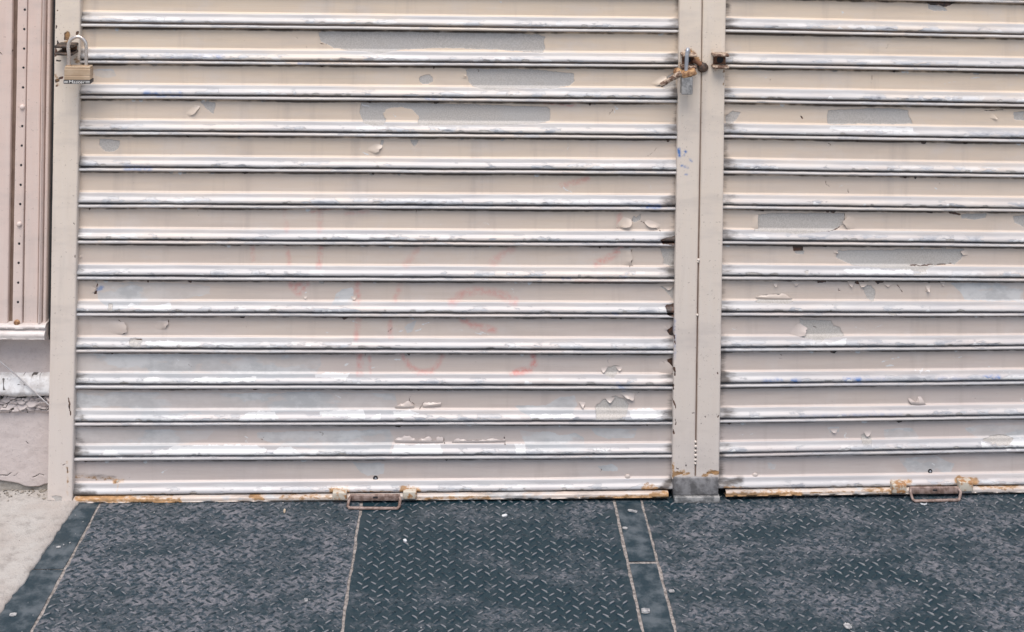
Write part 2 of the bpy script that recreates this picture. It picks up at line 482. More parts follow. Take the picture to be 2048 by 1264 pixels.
PX = 0.00106
FLAT = 0.020                                        # depth of the flat face of the slats
LEFT_MARKS = [
 # long patches of bare primer, top rows
 ('bare', [(637,64),(640,84),(655,90),(668,97),(700,102),(735,103),(758,107),(790,102),(840,98),(900,97),(960,99),(1024,102),(1086,106),(1091,98),(1088,82),(1092,75),(1080,69),(1024,66),(900,63),(760,61),(660,62)]),
 ('bare', [(838,156),(846,151),(858,150),(866,155),(866,164),(856,169),(844,169),(838,164)]),
 ('bare', [(932,138),(938,165),(945,173),(975,180),(1010,177),(1060,176),(1110,177),(1140,172),(1150,164),(1148,148),(1080,140),(1000,137)]),
 ('bare', [(1312,172),(1330,160),(1345,146),(1352,146),(1352,176),(1330,177)]),
 ('bare', [(722,205),(718,226),(728,246),(748,252),(768,250),(772,240),(766,227),(775,218),(800,215),(822,219),(838,234),(836,251),(900,249),(1000,250),(1080,247),(1100,243),(1102,220),(1095,214),(1000,211),(900,208),(800,205)]),
 ('pale', [(180,140),(225,138),(232,152),(215,157),(190,153)]),
 ('bare', [(398,203),(432,205),(428,229),(412,219)]),
 ('bare', [(198,278),(240,281),(237,297),(226,304),(208,304),(198,292)]),
 ('bare', [(762,280),(768,282),(764,294),(752,303),(738,308),(757,296)]),
 ('bare', [(820,280),(838,280),(836,287),(829,295),(822,287)]),
 ('bare', [(1262,441),(1268,433),(1272,436),(1283,428),(1281,441),(1268,446)]),
 ('bare', [(1322,498),(1323,512),(1328,520),(1326,529),(1350,536),(1351,497)]),
 ('bare', [(1318,574),(1330,580),(1345,600),(1352,602),(1352,574)]),
 # worn zone of the lower rows
 ('pale', [(193,566),(340,566),(420,572),(420,590),(340,604),(338,616),(300,622),(272,612),(222,622),(205,606),(194,600)]),
 ('pale', [(668,600),(672,588),(684,578),(706,574),(708,598),(702,609),(660,612)]),
 ('bare', [(215,607),(224,606),(228,619),(219,620)]), ('bare', [(236,616),(243,615),(242,621),(236,621)]),
 ('bare', [(258,680),(270,676),(285,677),(283,692),(262,694)]),
 ('bare', [(150,640),(159,638),(152,655),(148,656)]),
 ('pale', [(820,646),(835,640),(826,664),(814,668),(808,655)]),
 ('pale', [(148,708),(640,710),(644,730),(630,755),(480,757),(410,752),(385,762),(260,758),(190,772),(148,772)]),
 ('pale', [(148,782),(200,784),(545,788),(600,784),(790,788),(795,812),(788,832),(730,838),(705,822),(560,824),(500,838),(380,826),(300,842),(148,842)]),
 ('pale', [(148,856),(250,860),(430,862),(412,880),(340,893),(320,898),(235,906),(205,898),(200,914),(148,914)]),
 ('pale', [(512,866),(780,860),(788,880),(778,905),(660,910),(640,900),(600,893),(545,888),(512,878)]),
 ('pale', [(1040,862),(1060,865),(1100,864),(1120,872),(1150,866),(1168,878),(1170,902),(1060,905),(1048,888)]),
 ('pale', [(1180,858),(1275,858),(1270,878),(1215,880),(1190,872)]),
 ('bare', [(1190,815),(1205,802),(1222,796),(1232,793),(1250,800),(1258,810),(1254,828),(1246,838),(1230,836),(1192,836)]),
 ('pale', [(1120,795),(1150,792),(1155,812),(1140,836),(1060,834),(1040,822),(1024,812),(1090,812)]),
 ('bare', [(1204,745),(1215,735),(1232,732),(1244,737),(1236,746),(1228,756),(1212,752)]),
 ('pale', [(1195,934),(1225,930),(1238,937),(1236,945),(1205,945)]),
 ('pale', [(700,925),(770,928),(768,950),(735,955),(722,948)]),
 ('white', [(288,757),(300,753),(320,754),(318,760),(290,760)]), ('white', [(374,760),(385,757),(412,751),(432,754),(470,756),(512,752),(512,760),(430,762),(375,762)]),
 ('white', [(320,838),(330,834),(345,832),(358,831),(365,838),(345,842)]), ('white', [(474,838),(490,826),(512,822),(512,838)]),
 ('white', [(512,822),(550,822),(558,834),(512,838)]), ('white', [(640,822),(728,820),(730,834),(690,830),(640,830)]),
 ('white', [(205,905),(212,898),(228,898),(245,908),(300,905),(330,898),(345,892),(400,890),(512,890),(535,898),(512,910),(220,913)]),
 ('white', [(548,902),(560,893),(580,892),(600,902),(630,898),(648,904),(655,910),(560,911)]), ('white', [(790,890),(880,888),(884,906),(780,906)]),
 ('white', [(742,832),(752,828),(762,826),(762,836),(742,838)]), ('white', [(785,822),(820,820),(838,826),(805,832),(788,830)]), ('white', [(1030,888),(1050,887),(1052,905),(1030,905)]),
 ('white', [(1060,828),(1145,826),(1148,832),(1064,834)]), ('white', [(630,748),(660,744),(700,748),(690,756),(632,754)]),
 ('white', [(1258,821),(1300,818),(1330,823),(1320,834),(1262,834)]), ('white', [(290,681),(345,680),(400,684),(400,690),(300,690)]),
 ('white', [(280,608),(262,612),(250,615),(262,606)]),('white', [(305,612),(342,604),(345,616),(310,620)]),
 # hairline cracks
 ('chip', [(640,88),(652,89)], .0006), ('chip', [(236,641),(244,648),(249,660),(247,668)], .0007), ('chip', [(1282,443),(1300,452),(1318,458),(1321,462)], .0007),
 ('chip', [(1265,500),(1263,520),(1259,536)], .0009), ('chip', [(398,213),(388,225),(378,236)], .0006), ('chip', [(1318,292),(1308,305),(1295,315)], .0005),
 ('chip', [(832,420),(833,432)], .0004), ('chip', [(395,420),(397,445)], .0004), ('chip', [(1234,457),(1255,451),(1266,441)], .0006), ('chip', [(336,640),(334,652),(318,660)], .0007),
 ('chip', [(190,583),(194,582),(192,590),(186,589)]), ('chip', [(194,566),(193,580)], .0006), ('chip', [(243,666),(250,667),(248,672)]), ('chip', [(1336,720),(1352,716),(1352,750),(1342,748),(1338,738)]),
 ('chip', [(1334,662),(1352,650),(1352,676),(1340,672)]), ('chip', [(1330,610),(1352,606),(1352,632),(1334,628)]), ('chip', [(1320,478),(1352,470),(1352,490),(1326,486)]),
 ('chip', [(730,706),(728,720)], .0004), ('chip', [(820,794),(818,803),(828,810)], .0006), ('chip', [(848,808),(840,818)], .0008), ('chip', [(886,874),(888,888)], .0006), ('chip', [(1008,872),(1010,890)], .0008),
 ('chip', [(260,678),(285,679)], .0009), ('chip', [(1258,782),(1256,792)], .0006), ('chip', [(1280,785),(1262,800)], .0006), ('chip', [(612,92),(612,96)], .0004),
 # old red graffiti ghosting through
 ('red', [(570,420),(572,460)], .009, .25), ('red', [(640,424),(640,462)], .010, .28), ('red', [(690,428),(735,424)], .007, .3),
 ('red', [(505,494),(505,520)], .008, .5), ('red', [(572,494),(578,528)], .008, .42), ('red', [(642,494),(638,532)], .010, .55), ('red', [(835,500),(812,530)], .012, .3), ('red', [(1024,498),(985,525)], .014, .35),
 ('red', [(582,570),(612,570),(596,586),(588,576)], .013, .6), ('red', [(715,568),(714,604)], .011, .5), ('red', [(800,572),(790,600)], .010, .4),
 ('red', [(905,604),(925,588),(955,582),(990,586),(1012,594),(1028,603)], .014, .5), ('red', [(925,640),(945,652),(975,658),(990,662)], .011, .6),
 ('red', [(716,640),(713,676)], .010, .5), ('red', [(780,645),(782,676)], .009, .4), ('red', [(720,712),(718,746)], .011, .6), ('red', [(738,714),(740,745)], .006, .4),
 ('red', [(806,712),(815,730),(835,744),(862,744),(876,730),(884,712)], .010, .55), ('red', [(1066,710),(1070,725),(1062,740),(1024,747)], .010, .85),
 ('red', [(1175,358),(1150,366),(1125,372)], .010, .5), ('red', [(1240,500),(1220,516),(1195,528)], .013, .6), ('red', [(1240,432),(1240,452)], .010, .45), ('red', [(1150,560),(1300,566)], .004, .3),
 ('red', [(1090,208),(1150,212)], .004, .6), ('red', [(620,425),(660,420)], .004, .5),
 ('blue', [(196,581),(202,577)], .0055, 1.5), ('blue', [(292,186),(360,187)], .007, .75), ('blue', [(330,112),(450,113)], .006, .45), ('blue', [(255,334),(300,336)], .008, .5), ('blue', [(1285,410),(1318,411)], .006, .9), ('blue', [(600,127),(625,127)], .004, .5),
 ('blue', [(1125,554),(1140,554)], .004, .8), ('blue', [(1225,624),(1235,624)], .004, .8), ('blue', [(1240,552),(1250,552)], .004, .6), ('blue', [(1235,765),(1250,780)], .006, .6), ('blue', [(850,196),(905,198)], .003, .5),
 # rust of the bottom slat
 ('rust', [(664,978),(694,978)], .010, .8), ('rust', [(806,977),(836,977)], .010, .85), ('rust', [(720,982),(785,982)], .008, .7), ('rust', [(1290,976),(1312,978)], .012, 1.0), ('rust', [(1270,980),(1338,978)], .006, .8),
 ('rust', [(236,966),(235,978)], .004, .6), ('rust', [(228,962),(242,962)], .008, .7), ('rust', [(150,955),(220,958)], .007, .5), ('rust', [(540,985),(680,982)], .003, .8), ('rust', [(1060,981),(1300,978)], .003, .7), ('rust', [(180,988),(320,988)], .003, .5),
 ('grime_shade', [(148,950),(225,956)], .010, .42), ('grime_shade', [(148,985),(190,985)], .010, .8), ('grime_shade', [(148,865),(175,905)], .014, .45), ('grime_shade', [(148,800),(165,835)], .010, .5), ('grime_shade', [(1320,975),(1345,960)], .012, .8),
]
RIGHT_MARKS = [
 ('chip', [(1853,4),(1918,3),(1905,9),(1888,15),(1878,10),(1868,12),(1858,9)]), ('bare', [(1856,8),(1880,12),(1892,16),(1896,22),(1866,22),(1858,18)]),
 ('bare', [(1658,221),(1715,218),(1800,217),(1818,222),(1821,236),(1827,249),(1655,249),(1656,235)]), ('bare', [(2028,224),(2050,224),(2050,242),(2030,240)]),
 ('chip', [(1601,232),(1606,233),(1608,239),(1604,238)]), ('bare', [(1452,232),(1466,222),(1482,226),(1474,240),(1462,252),(1452,254)]),
 ('bare', [(1512,431),(1536,427),(1690,427),(1690,448),(1676,459),(1655,464),(1590,467),(1540,464),(1508,462),(1512,446)]),
 ('chip', [(1855,423),(1868,423),(1866,428),(1856,428)]), ('chip', [(1896,423),(1908,424),(1924,429),(1920,432),(1900,428)]),
 ('bare', [(1925,429),(1974,427),(1972,437),(1950,441),(1925,438)]), ('bare', [(2026,434),(2050,430),(2050,456),(2030,446)]),
 ('bare', [(1678,502),(1930,498),(1926,516),(1912,530),(1870,532),(1850,541),(1800,538),(1750,535),(1704,531),(1672,516)]),
 ('chip', [(1588,493),(1608,493),(1608,503),(1588,503)]), ('bare', [(1590,503),(1610,503),(1609,511),(1594,508)]),
 ('bare', [(1724,570),(1742,572),(1752,582),(1750,598),(1746,603),(1734,598),(1728,585)]), ('pale', [(1900,566),(2050,566),(2050,604),(1930,602),(1922,586)]),
 ('bare', [(1508,606),(1528,592),(1556,589),(1578,596),(1588,604),(1570,607)]), ('chip', [(1636,562),(1652,563),(1648,567),(1636,567)]), ('chip', [(1700,562),(1730,563),(1728,572),(1712,568)]), ('chip', [(1750,562),(1772,564),(1755,570)]),
 ('chip', [(1540,561),(1600,563)], .0008), ('chip', [(1840,562),(1862,566)], .001), ('chip', [(1860,566),(1854,585)], .0006), ('chip', [(1795,570),(1806,585)], .0006), ('chip', [(1970,222),(2008,221)], .0009), ('chip', [(1745,150),(1744,176)], .0004),
 ('bare', [(1600,640),(1665,642),(1667,652),(1680,655),(1690,672),(1650,676),(1642,682),(1604,674)]),
 ('pale', [(1655,856),(1680,855),(1678,866),(1660,867)]), ('bare', [(1724,872),(1735,862),(1744,878),(1742,892),(1730,893),(1724,884)]), ('pale', [(1768,862),(1800,856),(1825,858),(1840,874),(1836,884),(1772,880)]),
 ('bare', [(1962,878),(2000,870),(2028,876),(2020,886),(1995,889),(1980,886)]), ('pale', [(1930,858),(1960,850),(2050,852),(2050,878),(1950,876)]), ('pale', [(1800,918),(1870,912),(1910,930),(1905,946),(1815,946)]), ('pale', [(1536,925),(1556,930),(1552,942),(1536,940)]),
 ('white', [(1658,252),(1826,255),(1826,262),(1658,259)]), ('white', [(1650,682),(1672,680),(1695,675),(1688,686),(1655,690)]), ('white', [(1960,880),(1985,890),(2015,888),(2030,876),(2050,876),(2050,896),(1960,896)]), ('white', [(1680,538),(1740,536),(1780,540),(1820,538),(1830,545),(1700,546)]),
 ('bare', [(1775,626),(1783,622),(1792,624),(1790,630)]), ('bare', [(1820,538),(1850,536),(1852,546),(1826,548)]), ('bare', [(1605,542),(1618,540),(1612,548)]),
 ('chip', [(1690,448),(1676,459),(1655,464)], .0007), ('chip', [(1690,428),(1690,446)], .0008), ('chip', [(1820,532),(1870,531),(1905,529)], .0006), ('chip', [(1800,632),(1808,640)], .0005),
 ('blue', [(1526,760),(1560,758)], .006, .5), ('blue', [(1584,760),(1600,760)], .006, .9), ('blue', [(1690,758),(1718,757)], .007, .9), ('blue', [(1940,756),(1995,753)], .006, .8), ('blue', [(1720,757),(1940,755)], .006, .25), ('blue', [(1600,829),(1800,826)], .004, .3), ('blue', [(1725,828),(1745,824)], .005, .4),
 ('rust', [(1450,972),(1480,975)], .008, .8), ('rust', [(1480,977),(1780,973)], .003, .75), ('rust', [(1785,964),(1815,962)], .010, .8), ('rust', [(1915,958),(1948,962)], .011, .9), ('rust', [(1820,970),(1910,968)], .006, .7), ('rust', [(1950,968),(2048,966)], .003, .6),
 ('grime_shade', [(1446,966),(1480,960)], .012, .7),
]

for (u, v, w, h) in ((790,668,20,-8),(700,642,14,4),(645,668,18,-4),(660,742,40,-16),(740,738,28,-12),(830,664,16,-6),(905,660,60,10),(845,650,30,-12),(960,666,20,4),(770,720,36,0),(610,687,70,6)):
    LEFT_MARKS.append(('white', [(u, v), (u + w * .5, v + h * .35), (u + w, v + h)], .0005))
for (u, v, w, h) in ((1675,375,22,-6),(1790,376,14,0),(1905,368,12,4),(1868,384,20,0),(1755,735,50,-4),(1765,726,36,-10),(1905,718,20,-3),(1980,735,40,8),(1830,740,30,2),(1712,656,40,6),(1745,660,20,-8),(1466,659,24,2),(1480,872,30,-3),(1870,376,20,6),(1520,160,24,-8),(1890,168,90,-14),(1840,745,16,-12)):
    RIGHT_MARKS.append(('white', [(u, v), (u + w * .5, v + h * .8 + 1.5), (u + w, v + h)], .0005))

PROFILE = [(1.0,-8),(1.1,0),(1.2,7),(1.6,9.6),(2.6,11.2),(4.4,11.9),(6.2,11.5),(7.4,10),(8.0,7),(8.3,2),(8.8,-4),(10.2,-3.4),(11.8,-1.2),(13.5,0)] \
        + [(13.5 + 1.6 * i, 0) for i in range(1, 24)] \
        + [(51.2,.3),(52.2,1.6),(53.2,3.4),(54.2,4.4),(55.6,5),(58.5,5.6),(61,6.3),(62.6,7.2),(64,8.8),(65.4,10.5),(67,11.8),(69,12.5),(71,12.4),(72.6,11.4),(73.4,9.4),(73.8,6),(73.6,0),(73.4,-8)]
PD = np.array([p[0] for p in PROFILE]); PO = np.array([p[1] for p in PROFILE]) / 1000

def slat_mesh(x0, x1, ztop, zbot, marks, yaw, seed, step, ends):
    """A roll-formed slat: hook bead, flat face, two-step outward roll; ztop/zbot are functions of x."""
    nc = int((x1 - x0) / step) + 2
    xs = np.linspace(x0, x1, nc)
    zt = ztop(xs) + .0012 * (fbm(xs * 5, xs * 0, seed) - .5); zb = zbot(xs) + .0012 * (fbm(xs * 5, xs * 0, seed + 100) - .5)
    D = PD[:, None] / 76.0
    Z = zt[None] + (zb - zt)[None] * D
    X = np.repeat(xs[None], len(PD), 0)
    O = np.repeat(PO[:, None], nc, 1)
    roll = np.clip((PD - 51) / 4, 0, 1)[:, None]; low = np.clip((PD - 66) / 5, 0, 1)[:, None]
    O = O + .0022 * (fbm(X * 3, Z * 24, seed + 1, 3) - .5) + .0010 * roll * (fbm(X * 14, Z * 9, seed + 2) - .5)
    Z = Z + .0009 * low * (fbm(X * 60, Z * 0, seed + 4, 4) - .5) + .0010 * np.clip(1 - PD / 9, 0, 1)[:, None] * (fbm(X * 45, Z * 0, seed + 6, 4) - .5)
    if step < .005:
        rc = random.Random(seed * 7 + 1); extra = []
        for _ in range(int((x1 - x0) * rc.uniform(7, 20))):
            cx = rc.uniform(x0 + .02, x1 - .01)
            j = min(nc - 1, max(0, int((cx - x0) / (x1 - x0) * (nc - 1))))
            sc_ = (zt[j] - zb[j]) / 76.0
            w = rc.uniform(.003, .011) * (1.8 if rc.random() < .12 else 1); top_d = rc.uniform(66.5, 70.5); bot_d = rc.choice((74.5, 74.5, 72.0))
            e = [(cx - w, bot_d), (cx - w * rc.uniform(.6, .95), top_d + rc.uniform(.5, 2.5)), (cx - w * rc.uniform(-.1, .4), top_d), (cx + w * rc.uniform(.3, .7), top_d + rc.uniform(0, 1.5)), (cx + w * rc.uniform(.8, 1.1), top_d + rc.uniform(1.5, 3)), (cx + w, bot_d)]
            extra.append((rc.choice(('bare', 'bare', 'bare', 'white')), np.array([(px_, zt[j] - dd_ * sc_) for px_, dd_ in e])))
        for _ in range(int((x1 - x0) * rc.uniform(3, 9))):
            cx = rc.uniform(x0 + .02, x1 - .01); j = min(nc - 1, max(0, int((cx - x0) / (x1 - x0) * (nc - 1)))); sc_ = (zt[j] - zb[j]) / 76.0
            w = rc.uniform(.002, .009); dp = rc.uniform(14.2, 17.5)
            e = [(cx - w, 10), (cx - w * .8, dp - 1.5), (cx - w * rc.uniform(-.2, .5), dp), (cx + w * rc.uniform(.2, .7), dp - rc.uniform(.4, 1.6)), (cx + w, 10)]
            extra.append((rc.choice(('chip', 'bare', 'white')), np.array([(px_, zt[j] - dd_ * sc_) for px_, dd_ in e])))
        for _ in range(int((x1 - x0) * rc.uniform(1, 3.2))):
            cx = rc.uniform(x0 + .05, x1 - .03); j = min(nc - 1, max(0, int((cx - x0) / (x1 - x0) * (nc - 1)))); sc_ = (zt[j] - zb[j]) / 76.0
            d0 = rc.uniform(15, 40); P_ = [(cx, d0)]
            for _k in range(rc.randint(2, 4)): P_.append((P_[-1][0] + rc.uniform(-.006, .008), P_[-1][1] + rc.uniform(1, 5)))
            extra.append((rc.choice(('chip', 'white')), np.array([(px_, zt[j] - min(dd_, 50) * sc_) for px_, dd_ in P_]), .00045))
        marks = list(marks) + extra
    A = wear(X, Z, marks, seed=seed)
    for k in ('bare', 'chip'):
        if k in A: O = O - .0009 * np.clip(A[k] / .6, 0, 1)
    A['ridge'] = np.repeat((np.clip((PD - 60) / 6, 0, 1) + .55 * np.clip((9 - PD) / 2, 0, 1))[:, None], nc, 1)
    A['roll'] = np.repeat((np.clip((PD - 52.6) / 1.6, 0, 1) * .9 + .8 * np.clip((8.5 - PD) / 2, 0, 1))[:, None], nc, 1)
    A['tone'] = np.clip((0.98 - Z) / 0.85, 0, 1)
    g = A.get('grime_shade', np.zeros_like(X))
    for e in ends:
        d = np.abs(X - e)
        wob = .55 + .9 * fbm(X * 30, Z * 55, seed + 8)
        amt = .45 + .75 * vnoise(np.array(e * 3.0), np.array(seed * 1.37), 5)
        g = np.maximum(g, amt * wob * np.clip(1.15 - d / (.017 + .028 * roll), 0, 1) * (.55 + .25 * roll))  # slat ends: grime on the roll, shade of the guides painted on the flats
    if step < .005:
        cw = np.clip(1.25 - np.abs(PD - 11.5) / 4.4, 0, 1)[:, None]  # band below the bead: grime with the overhang's shade painted in
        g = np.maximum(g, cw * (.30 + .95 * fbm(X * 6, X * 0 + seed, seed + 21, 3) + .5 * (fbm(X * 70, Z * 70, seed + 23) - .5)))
    A['grime_shade'] = g
    Y = FLAT + (X - RX0) * yaw - O
    return grid_mesh('slat', np.stack([X, Y, Z], -1).reshape(-1, 3), len(PD), nc, A)

L0 = [46,120,190,262,335,408,480,552,625,698,770,845,914.5,992.5]; LX0 = [165,164,162,161,158,157,155,154,152,150,149,147,146,150]
L1 = [58.8,128,199,271,341.5,413.5,486,558,628.5,700.7,772,843,909,981]; LX1 = [1350] * 14
R0 = [57.5,128,198,269,340.5,411,481.5,552,625,696,768,839,907,979]
R1 = [69.5,137,207.5,278,348.5,417.3,487.3,556,626,692,762,831.3,896.5,971]

LV0, LV1 = L0, L1
def lines(fn, ua, va, ub, vb):
    out = []
    for a, b, c, d in zip(ua, va, ub, vb):
        p, q = fn((a, b), .010), fn((c, d), .010)
        m = (q[2] - p[2]) / (q[0] - p[0])
        out.append((p[2] - m * p[0], m))
    pre = []
    for k in (3, 2, 1): pre.append((out[0][0] + k * .076, out[0][1]))
    return pre + out

def flake(parent, fn, A, B, T, theta=1.2, taper=.5, y=FLAT):
    """A tongue of paint that has let go: flat at the hinge A-B, curling towards the street at its free end T."""
    a, b, t = Vector(fn(A, y)), Vector(fn(B, y)), Vector(fn(T, y))
    if (t - (a + b) / 2).length < .019 and (a - b).length < .035:
        c_ = (a + b) / 2; a = c_ + (a - c_) * .75; b = c_ + (b - c_) * .75; t = c_ + (t - c_) * .8; taper *= .45
    mid = (a + b) / 2; d = t - mid; Ln = d.length; d = d / Ln
    n = Vector((0, -1, 0)); nu, nv = max(7, int((b - a).length / .0035)), 6
    small = Ln < .0135 and d.z < .6
    if d.z < .75 and Ln > .0135: theta *= .26 + .70 * max(0.0, -d.z)          # sideways tongues only gape a little
    r = random.Random(int(A[0] * 7 + A[1]))
    V = []
    for i in range(nv):
        s = i / (nv - 1); ang = theta * s
        f = Ln * (math.sin(ang) / theta) * 1.15; h = Ln * (1 - math.cos(ang)) / theta
        w = 1 + (taper - 1) * s
        for j in range(nu):
            q = j / (nu - 1) - .5
            base = mid + (b - a) * (q * w)
            jg = (float(fbm(np.array(j * .31 + A[0]), np.array(A[1] * 1.), 5, 3)) - .6) * (1.5 if d.z > .6 else .6) * Ln if i >= nv - 2 else 0
            if d.z > .6:                                            # rolled up along its lower edge: a convex crest
                f = Ln * s; h = .34 * Ln * math.sin(math.pi * (.08 + .88 * s)); q_ = 2 * q
                V.append(mid + (b - a) * q + d * (f + jg) + n * (h * (1 - .3 * q_ ** 2) - .0006 * (1 - s)))
                continue
            if small:
                V.append(base + d * (f + jg * .6) + n * (h * (1 - .25 * abs(2 * q)) + .0003))
                continue
            V.append(base + d * (f * (1 - .16 * (2 * q) ** 2) + jg) + n * (h * (1 - .8 * (2 * q) ** 2) + .0005 - .0016 * max((1 - s) ** 2, .8 * abs(2 * q) ** 3)))
    bm = bmesh.new(); vs = [bm.verts.new(v) for v in V]
    for i in range(nv - 1):
        for j in range(nu - 1):
            bm.faces.new((vs[i * nu + j], vs[i * nu + j + 1], vs[(i + 1) * nu + j + 1], vs[(i + 1) * nu + j]))
    me = from_bm(bm, 'paint_flake'); me.set_sharp_from_angle(angle=math.radians(35))
    at = me.attributes.new('tone', 'FLOAT', 'POINT'); at.data.foreach_set('value', np.full(len(me.vertices), min(1.0, max(0.0, (.98 - mid.z) / .85)), dtype=np.float32))
    if small: smooth(me, False)
    return link('paint_flake', me, M_SLAT, parent, mid)

LEFT_FLAKES = {
 5: [((1322,146),(1290,168),(1326,164),.9,.8), ((917,142),(924,160),(935,152),.8,.7)],
 6: [((388,206),(362,228),(391,223),.9,.9)],
 7: [((745,283),(720,300),(757,299),.9,.9)],
 9: [((1242,429),(1224,450),(1258,450),.95,.9), ((1298,434),(1330,448),(1301,453),.8,.9)],
 10: [((1236,497),(1236,534),(1263,516),.9,1.0), ((166,505),(169,516),(157,514),1.0,.7)],
 11: [((1322,572),(1350,573),(1338,581),.8,.5), ((180,567),(182,589),(195,578),.9,.7), ((698,592),(716,590),(709,601),.9,.6), ((602,590),(618,588),(612,599),.8,.6)],
 12: [((205,640),(210,669),(249,657),.7,.9), ((308,640),(304,662),(337,650),.8,.8), ((1325,646),(1326,663),(1338,656),1.0,.6), ((172,641),(168,669),(151,652),.7,.9)],
 13: [((1198,735),(1218,733),(1207,747),1.1,.5), ((1228,733),(1248,732),(1240,743),1.0,.6), ((1304,720),(1304,751),(1341,736),.7,.95)],
 14: [((790,818),(828,817),(809,805),1.25,.95), ((846,816),(882,813),(864,803),1.2,.8), ((1148,799),(1180,803),(1166,818),1.0,.5), ((1206,795),(1234,794),(1219,807),1.1,.4), ((1234,782),(1269,783),(1260,797),.9,.6)],
 15: [((790,886),(886,887),(839,874),1.3,1.0), ((904,887),(1010,885),(957,876),1.3,1.0)],
 16: [((1260,932),(1286,931),(1274,942),1.1,.5)],
}
RIGHT_FLAKES = {
 6: [((1984,221),(1974,240),(1994,238),.9,.9)],
 9: [((1497,428),(1493,463),(1514,446),1.1,1.0), ((1718,430),(1718,461),(1690,446),.9,.95)],
 10: [((1660,497),(1664,511),(1679,506),1.0,.7), ((1938,498),(1944,512),(1924,507),1.0,.7)],
 11: [((1542,562),(1560,562),(1551,576),1.1,.4), ((1580,562),(1604,563),(1592,573),1.1,.5), ((1692,562),(1713,563),(1702,576),1.0,.4), ((1713,563),(1742,565),(1724,577),1.1,.5), ((1762,565),(1792,565),(1774,574),1.0,.5), ((1848,564),(1864,565),(1856,584),.9,.4), ((1512,598),(1584,600),(1548,590),1.3,.9), ((1878,563),(1892,564),(1886,574),1.0,.4)],
 12: [((1560,674),(1592,641),(1605,666),.9,.6)],
 14: [((1824,811),(1853,811),(1829,796),.5,.1)],
 15: [((1654,856),(1682,855),(1668,867),.9,.6), ((1722,861),(1748,860),(1735,873),.9,.6)],
}

# ------------------------------------------------------------------ ground
G = floor([(195,1025),(722,1020),(1238,1005),(1286,1003)])
XA, XB, XC, XD = -0.745, -0.1985, 0.338, 0.397          # seams between the hatch plates, running away from the wall
def sheet(name, x0, x1, y0, y1, z, mat, nx=2, ny=2, kind='structure', fn=None):
    xs = np.linspace(x0, x1, nx); ys = np.linspace(y0, y1, ny)
    X, Y = np.meshgrid(xs, ys)
    Z = np.full(X.shape, z)
    if fn: Z = Z + fn(X, Y)
    me = grid_mesh(name, np.stack([X, Y, Z], -1).reshape(-1, 3), ny, nx, None, True)
    o = link(name, me, mat)
    return tag(o, kind=kind)
sheet('ground', -60, 60, -60, 60, -0.05, M_GROUND)
sheet('seam_dirt', -0.97, 1.9, -1.25, .12, -0.0016, M_SAND, 300, 140, fn=lambda X, Y: .0022 * (fbm(X * 60, Y * 60, 3) - .5))

def pavement_mesh():
    ys = np.linspace(-1.6, .30, 260)
    edge = np.interp(ys, [-1.6, -.9, -.43, -.30, -.15, -.02, .3], [-.93, -.862, -.824, -.811, -.801, -.793, -.785]) + .010 * (fbm(ys * 22, ys * 0, 5, 4) - .5) + .008 * (fbm(ys * 90, ys * 0, 15, 3) - .5)
    cols = 90
    V = []
    for y, e in zip(ys, edge):
        xs = np.linspace(-2.6, e, cols - 2)
        xs = np.concatenate([xs, [e + .0015, e + .002]])
        V.append(np.stack([xs, np.full(cols, y), .004 + .004 * (fbm(xs * 5, np.full(cols, y * 5), 2) - .5) + .0015 * (fbm(xs * 40, np.full(cols, y * 40), 8) - .5)], -1))
        V[-1][-2, 2] -= .003; V[-1][-1, 2] = -.02
    V = np.array(V)
    X, Z = V[..., 0], V[..., 1]
    marks = [('chip', floor(P)[:, :2], w) for P, w in (
        ([(0,1128),(18,1100),(36,1092),(40,1080)], .0010), ([(0,1020),(20,1040),(55,1050),(90,1040)], .0005), ([(30,1200),(48,1178),(56,1165)], .0008))]
    A = wear(X, Z, marks)
    return grid_mesh('pavement', V.reshape(-1, 3), len(ys), cols, A, True)
tag(link('pavement', pavement_mesh(), M_CONC), kind='structure')
sheet('kerb_pavement', -1.06, 4.0, -3.2, -1.26, -0.002, M_CONC, 30, 20)

